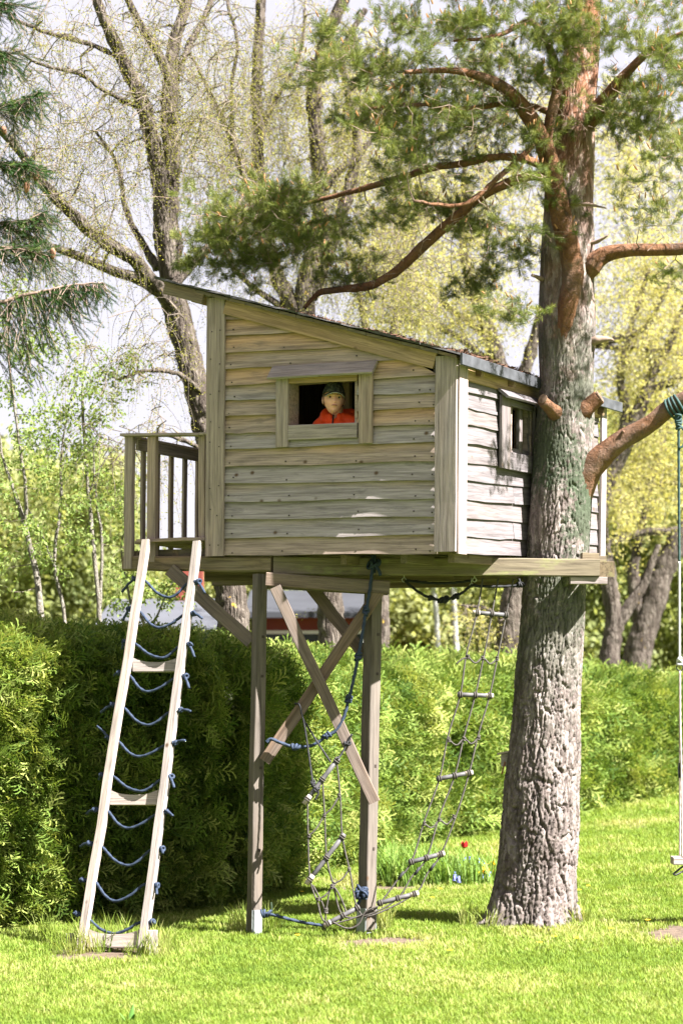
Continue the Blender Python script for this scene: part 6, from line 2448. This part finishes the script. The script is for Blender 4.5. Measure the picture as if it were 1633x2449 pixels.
# ------------------------------------------------------------------ the boy at the window
random.seed(3)
M_SKIN = plain('skin', (0.68, 0.35, 0.27), 0.5, 0.08, 14)
M_SKIN.node_tree.nodes['Principled BSDF'].inputs['Subsurface Weight'].default_value = 0.08
M_JACKET = plain('red_orange_jacket', (0.80, 0.072, 0.012), 0.6, 0.14, 14, bmp=0.004)
M_TROUS = plain('dark_trousers', (0.03, 0.035, 0.05), 0.8, 0.2, 10)
M_HAIR = plain('brown_hair', (0.07, 0.04, 0.02), 0.6, 0.4, 60)
M_EYEW = plain('eye_white', (0.36, 0.33, 0.31), 0.3, 0.03, 10)
M_IRISD = plain('dark_iris', (0.03, 0.022, 0.015), 0.2, 0.1, 10)
M_LIP = plain('lips', (0.36, 0.13, 0.11), 0.45, 0.1, 10)


def camo():
    m, nt, bs, out = newmat('camouflage_cloth')
    tc = nt.nodes.new('ShaderNodeTexCoord')
    n1 = noise_n(nt, tc.outputs['Object'], 22, 3, 0.5, 0.6)
    n = nt.nodes.new('ShaderNodeValToRGB')
    n.color_ramp.interpolation = 'CONSTANT'
    e = n.color_ramp.elements
    e.new(0.5)
    e.new(0.6)
    for q, (p_, c_) in zip(e, ((0.0, (0.008, 0.009, 0.007)), (0.42, (0.022, 0.026, 0.015)), (0.52, (0.055, 0.056, 0.038)), (0.62, (0.02, 0.016, 0.011)))):
        q.position = p_
        q.color = (*c_, 1)
    lk(nt, n1, n.inputs[0])
    lk(nt, n.outputs[0], bs.inputs['Base Color'])
    bs.inputs['Roughness'].default_value = 0.85
    return m


M_CAMO = camo()
hp = at(766, 917, 15.43)
HEAD = Matrix.Translation(hp) @ Matrix.Rotation(math.radians(180 + 6), 4, 'Z') @ Matrix.Rotation(math.radians(-3), 4, 'Y') @ Matrix.Scale(1.06, 4)
foot_z = (HM @ Vector((-1.16, 0.35, 0.055))).z
boy = thing('person', 'boy in a camouflage cap and red-orange jacket looking out of the front window', 'boy', (hp.x, hp.y + 0.02, foot_z))


def head_pts(nl=44, no=64):
    v, f = [], []
    for i in range(nl + 1):
        la = -math.pi / 2 + math.pi * i / nl
        for k in range(no):
            lo = 2 * math.pi * k / no        # 0 = face (+Y)
            x, y, z = math.sin(lo) * math.cos(la), math.cos(lo) * math.cos(la), math.sin(la)
            X, Y, Zc = x * 0.070, y * 0.086, z * 0.108
            if z < 0:
                t = -z
                X *= 1 - 0.27 * t ** 1.8
                Y = Y * (1 - 0.10 * t) + 0.018 * t
                if y < 0:
                    Y *= 1 - 0.35 * t
            fr = max(0, y)

            def gs(cx, cz, sx, sz2):
                return math.exp(-((X - cx) / sx) ** 2 - ((Zc - cz) / sz2) ** 2) * (1 if y > 0 else 0)
            d = 0.014 * gs(0, -0.025, 0.012, 0.010) + 0.005 * gs(0, -0.008, 0.009, 0.016)
            d -= 0.009 * (gs(0.031, 0.006, 0.016, 0.011) + gs(-0.031, 0.006, 0.016, 0.011))
            d += 0.004 * (gs(0.03, 0.026, 0.022, 0.008) + gs(-0.03, 0.026, 0.022, 0.008))
            d += 0.004 * (gs(0.036, -0.030, 0.018, 0.018) + gs(-0.036, -0.030, 0.018, 0.018))
            d += 0.004 * gs(0, -0.054, 0.022, 0.008) + 0.006 * gs(0, -0.085, 0.02, 0.014) - 0.004 * gs(0, -0.068, 0.02, 0.006)
            v.append(Vector((X, Y + d, Zc)))
    for i in range(nl):
        for k in range(no):
            f.append((i * no + k, i * no + (k + 1) % no, (i + 1) * no + (k + 1) % no, (i + 1) * no + k))
    return v, f


def ell(mb, c, r, M=None, n=12, m=16):
    b = len(mb.v)
    for i in range(n + 1):
        la = -math.pi / 2 + math.pi * i / n
        for k in range(m):
            lo = 2 * math.pi * k / m
            p = Vector((math.cos(lo) * math.cos(la) * r[0], math.sin(lo) * math.cos(la) * r[1], math.sin(la) * r[2]))
            p = Vector(c) + p
            mb.v.append(M @ p if M is not None else p)
    for i in range(n):
        for k in range(m):
            mb.f.append((b + i * m + k, b + i * m + (k + 1) % m, b + (i + 1) * m + (k + 1) % m, b + (i + 1) * m + k))


def cap_tube(mb, pts, rad, n=12):
    mb.tube(catmull(pts, 4), [rad[min(len(rad) - 1, i // 4)] * (1 - (i % 4) / 4) + rad[min(len(rad) - 1, i // 4 + 1)] * ((i % 4) / 4) for i in range((len(pts) - 1) * 4 + 1)], n)


def remesh(o, vox, smooth=2):
    m = o.modifiers.new('fuse', 'REMESH')
    m.mode = 'VOXEL'
    m.voxel_size = vox
    m.use_smooth_shade = True
    if smooth:
        q = o.modifiers.new('soft', 'SMOOTH')
        q.iterations = smooth
        q.factor = 0.5


# body frame: x right (his left), y forwards, origin between his ears
BF = Matrix.Translation(hp + Vector((0.02, 0.105, 0.0))) @ Matrix.Rotation(math.radians(180 - 20), 4, 'Z')
hb_ = lambda x, y, z: BF @ Vector((x, y, z))
mb = MB()
hv, hf = head_pts()
mb.v = [HEAD @ p for p in hv]
mb.f = list(hf)
for s in (-1, 1):
    ell(mb, (s * 0.074, -0.004, -0.008), (0.009, 0.018, 0.031), HEAD)
H0 = foot_z - hp.z                    # soles below the head's centre
cap_tube(mb, [hb_(0, -0.02, -0.03), hb_(0, -0.028, -0.10), hb_(0, -0.035, -0.16)], [0.045, 0.043, 0.06])
cap_tube(mb, [hb_(0, -0.035, -0.14), hb_(0, -0.035, -0.20), hb_(0, -0.03, -0.33), hb_(0, -0.03, -0.46), hb_(0, -0.03, -0.56)], [0.06, 0.10, 0.112, 0.095, 0.108], 16)
for s in (-1, 1):
    cap_tube(mb, [hb_(s * 0.05, -0.035, -0.16), hb_(s * 0.135, -0.035, -0.195), hb_(s * 0.165, -0.03, -0.30), hb_(s * 0.175, -0.01, -0.42), hb_(s * 0.16, 0.05, -0.56), hb_(s * 0.155, 0.075, -0.62)], [0.05, 0.045, 0.036, 0.032, 0.024, 0.022])
    for k in range(4):
        a = hb_(s * (0.135 + 0.013 * k), 0.075 + 0.006 * (1 if k in (1, 2) else 0), -0.645)
        ln = (0.05, 0.058, 0.055, 0.044)[k]
        cap_tube(mb, [a, a + Vector((0, 0, -ln * 0.55)), a + BF.to_3x3() @ Vector((0, 0.012, -ln))], [0.0075, 0.007, 0.006], 8)
    ell(mb, (s * 0.155, 0.077, -0.632), (0.032, 0.014, 0.034), BF)
    cap_tube(mb, [hb_(s * 0.13, 0.08, -0.62), hb_(s * 0.112, 0.095, -0.645), hb_(s * 0.112, 0.10, -0.67)], [0.011, 0.009, 0.007], 8)
    cap_tube(mb, [hb_(s * 0.06, -0.03, -0.55), hb_(s * 0.07, -0.025, -0.70), hb_(s * 0.07, -0.02, -0.86), hb_(s * 0.07, -0.035, H0 + 0.16), hb_(s * 0.07, -0.04, H0 + 0.05)], [0.08, 0.068, 0.05, 0.046, 0.034])
    cap_tube(mb, [hb_(s * 0.07, -0.07, H0 + 0.032), hb_(s * 0.072, 0.02, H0 + 0.03), hb_(s * 0.075, 0.11, H0 + 0.02)], [0.032, 0.034, 0.02])
bo = mb.build('body', M_SKIN, boy)
remesh(bo, 0.0048, 1)
# face details
for s in (-1, 1):
    mb = MB()
    ell(mb, (s * 0.031, 0.0655, 0.006), (0.0135, 0.0095, 0.0072), HEAD, 8, 12)
    eo = mb.build('eye', M_EYEW, boy)
    mb = MB()
    ell(mb, (s * 0.031 + 0.001, 0.0722, 0.0055), (0.0075, 0.004, 0.0075), HEAD, 6, 10)
    mb.build('iris', M_IRISD, eo)
    mb = MB()
    mb.tube([HEAD @ Vector((s * 0.014, 0.082, 0.0245)), HEAD @ Vector((s * 0.030, 0.080, 0.029)), HEAD @ Vector((s * 0.048, 0.068, 0.023))], [0.0028, 0.003, 0.0016], 6)
    mb.build('eyebrow', M_HAIR, boy)
mb = MB()
mb.tube([HEAD @ Vector((-0.022, 0.083, -0.0535)), HEAD @ Vector((-0.008, 0.0925, -0.0525)), HEAD @ Vector((0.008, 0.0925, -0.0525)), HEAD @ Vector((0.022, 0.083, -0.0535))], [0.0018, 0.0042, 0.0042, 0.0018], 6)
mb.build('mouth', M_LIP, boy)
# hair below the cap
mb = MB()
for i in range(9):
    la = math.radians(-26 + 70 * i / 8)
    for k in range(33):
        lo = math.radians(78 + (360 - 156) * k / 32)
        r = 1.03 + 0.012 * math.sin(k * 2.7 + i)
        mb.v.append(HEAD @ Vector((math.sin(lo) * math.cos(la) * 0.072 * r, math.cos(lo) * math.cos(la) * 0.086 * r, math.sin(la) * 0.108 + 0.006)))
for i in range(8):
    for k in range(32):
        mb.f.append((i * 33 + k, i * 33 + k + 1, (i + 1) * 33 + k + 1, (i + 1) * 33 + k))
ho = mb.build('hair', M_HAIR, boy)
so = ho.modifiers.new('thick', 'SOLIDIFY')
so.thickness = 0.006
# cap: crown, brim, emblem
mb = MB()
nl, no = 12, 36
for i in range(nl + 1):
    la = math.radians(14 + 76 * i / nl)
    for k in range(no):
        lo = 2 * math.pi * k / no
        x, y, z = math.sin(lo) * math.cos(la) ** 0.8, math.cos(lo) * math.cos(la) ** 0.8, math.sin(la)
        tilt = 0.012 * y
        mb.v.append(HEAD @ Vector((x * 0.080, y * 0.096, z * 0.122 + tilt)))
for i in range(nl):
    for k in range(no):
        mb.f.append((i * no + k, i * no + (k + 1) % no, (i + 1) * no + (k + 1) % no, (i + 1) * no + k))
cp = mb.build('cap', M_CAMO, boy)
so = cp.modifiers.new('thick', 'SOLIDIFY')
so.thickness = 0.004
mb = MB()
edge = []
for j in range(7):
    t = j / 6
    for k in range(15):
        a = math.radians(-62 + 124 * k / 14)
        yy = math.cos(a) * 0.093 + t * 0.068 * math.cos(a) ** 0.7
        xx = math.sin(a) * 0.080
        zz = 0.046 - 0.030 * (xx / 0.08) ** 2 - t * 0.020
        mb.v.append(HEAD @ Vector((xx, yy, zz)))
        if j == 6:
            edge.append(HEAD @ Vector((xx, yy, zz)))
for j in range(6):
    for k in range(14):
        mb.f.append((j * 15 + k, j * 15 + k + 1, (j + 1) * 15 + k + 1, (j + 1) * 15 + k))
br = mb.build('brim', M_CAMO, cp)
so = br.modifiers.new('thick', 'SOLIDIFY')
so.thickness = 0.004
mb = MB()
mb.tube(edge, 0.0024, 6)
mb.build('brim_edge', plain('pale_piping', (0.35, 0.33, 0.24), 0.7, 0.1), cp)
mb = MB()


def on_cap(x, z):
    la = math.asin(min(0.99, (z - 0.010) / 0.122))
    c = math.cos(la) ** 0.8
    y = 0.096 * math.sqrt(max(0.01, c * c - (x / 0.080) ** 2)) + 0.003
    return HEAD @ Vector((x, y, z))


# interlocking N and Y, seen by the viewer the right way round (x is mirrored on a face turned to us)
for stroke in (((0.016, 0.058), (0.016, 0.090)), ((0.016, 0.090), (-0.010, 0.058)), ((-0.010, 0.058), (-0.010, 0.090)), ((0.012, 0.097), (0.0, 0.078)), ((-0.014, 0.097), (0.0, 0.078)), ((0.0, 0.078), (0.0, 0.052))):
    (x0, z0), (x1, z1) = stroke
    mb.tube([on_cap(x0 + (x1 - x0) * q / 4, z0 + (z1 - z0) * q / 4) for q in range(5)], 0.0027, 5)
mb.build('emblem', plain('black_embroidery', (0.006, 0.006, 0.007), 0.8, 0.1), cp)
# jacket with collar, hood and zip
mb = MB()
cap_tube(mb, [hb_(0, -0.035, -0.135), hb_(0, -0.035, -0.19), hb_(0, -0.03, -0.33), hb_(0, -0.03, -0.48), hb_(0, -0.03, -0.64)], [0.088, 0.118, 0.132, 0.122, 0.135], 18)
for s in (-1, 1):
    cap_tube(mb, [hb_(s * 0.03, -0.035, -0.14), hb_(s * 0.145, -0.035, -0.185), hb_(s * 0.185, -0.03, -0.30), hb_(s * 0.195, -0.01, -0.42), hb_(s * 0.175, 0.05, -0.56), hb_(s * 0.165, 0.068, -0.60)], [0.07, 0.064, 0.055, 0.05, 0.042, 0.038])
for k in range(13):
    a = math.radians(-150 + 300 * k / 12) + math.pi
    ell(mb, (math.sin(a) * 0.072, math.cos(a) * 0.070 - 0.025, -0.118 - 0.012 * math.cos(a)), (0.022, 0.022, 0.036), BF, 8, 10)
# hood bunched behind and to his left
cap_tube(mb, [hb_(-0.085, -0.055, -0.115), hb_(-0.09, -0.10, -0.09), hb_(-0.02, -0.135, -0.085), hb_(0.06, -0.125, -0.08), hb_(0.105, -0.07, -0.085), hb_(0.10, -0.01, -0.12), hb_(0.085, 0.03, -0.16)], [0.03, 0.042, 0.05, 0.052, 0.046, 0.036, 0.024], 12)
jk = mb.build('jacket', M_JACKET, boy)
remesh(jk, 0.007, 3)
mb = MB()
mb.tube([hb_(0, 0.062, -0.112), hb_(0.0, 0.075, -0.15), hb_(0.0, 0.092, -0.20), hb_(0, 0.108, -0.32), hb_(0, 0.108, -0.6)], 0.006, 6)
mb.build('zip', M_BLACK, jk)
mb = MB()
for s in (-1, 1):
    cap_tube(mb, [hb_(s * 0.06, -0.03, -0.58), hb_(s * 0.072, -0.025, -0.70), hb_(s * 0.07, -0.02, -0.86), hb_(s * 0.07, -0.035, H0 + 0.18), hb_(s * 0.07, -0.04, H0 + 0.08)], [0.094, 0.082, 0.066, 0.062, 0.056])
cap_tube(mb, [hb_(0, -0.03, -0.54), hb_(0, -0.03, -0.62)], [0.118, 0.11])
tr_ = mb.build('trousers', M_TROUS, boy)
remesh(tr_, 0.009, 2)
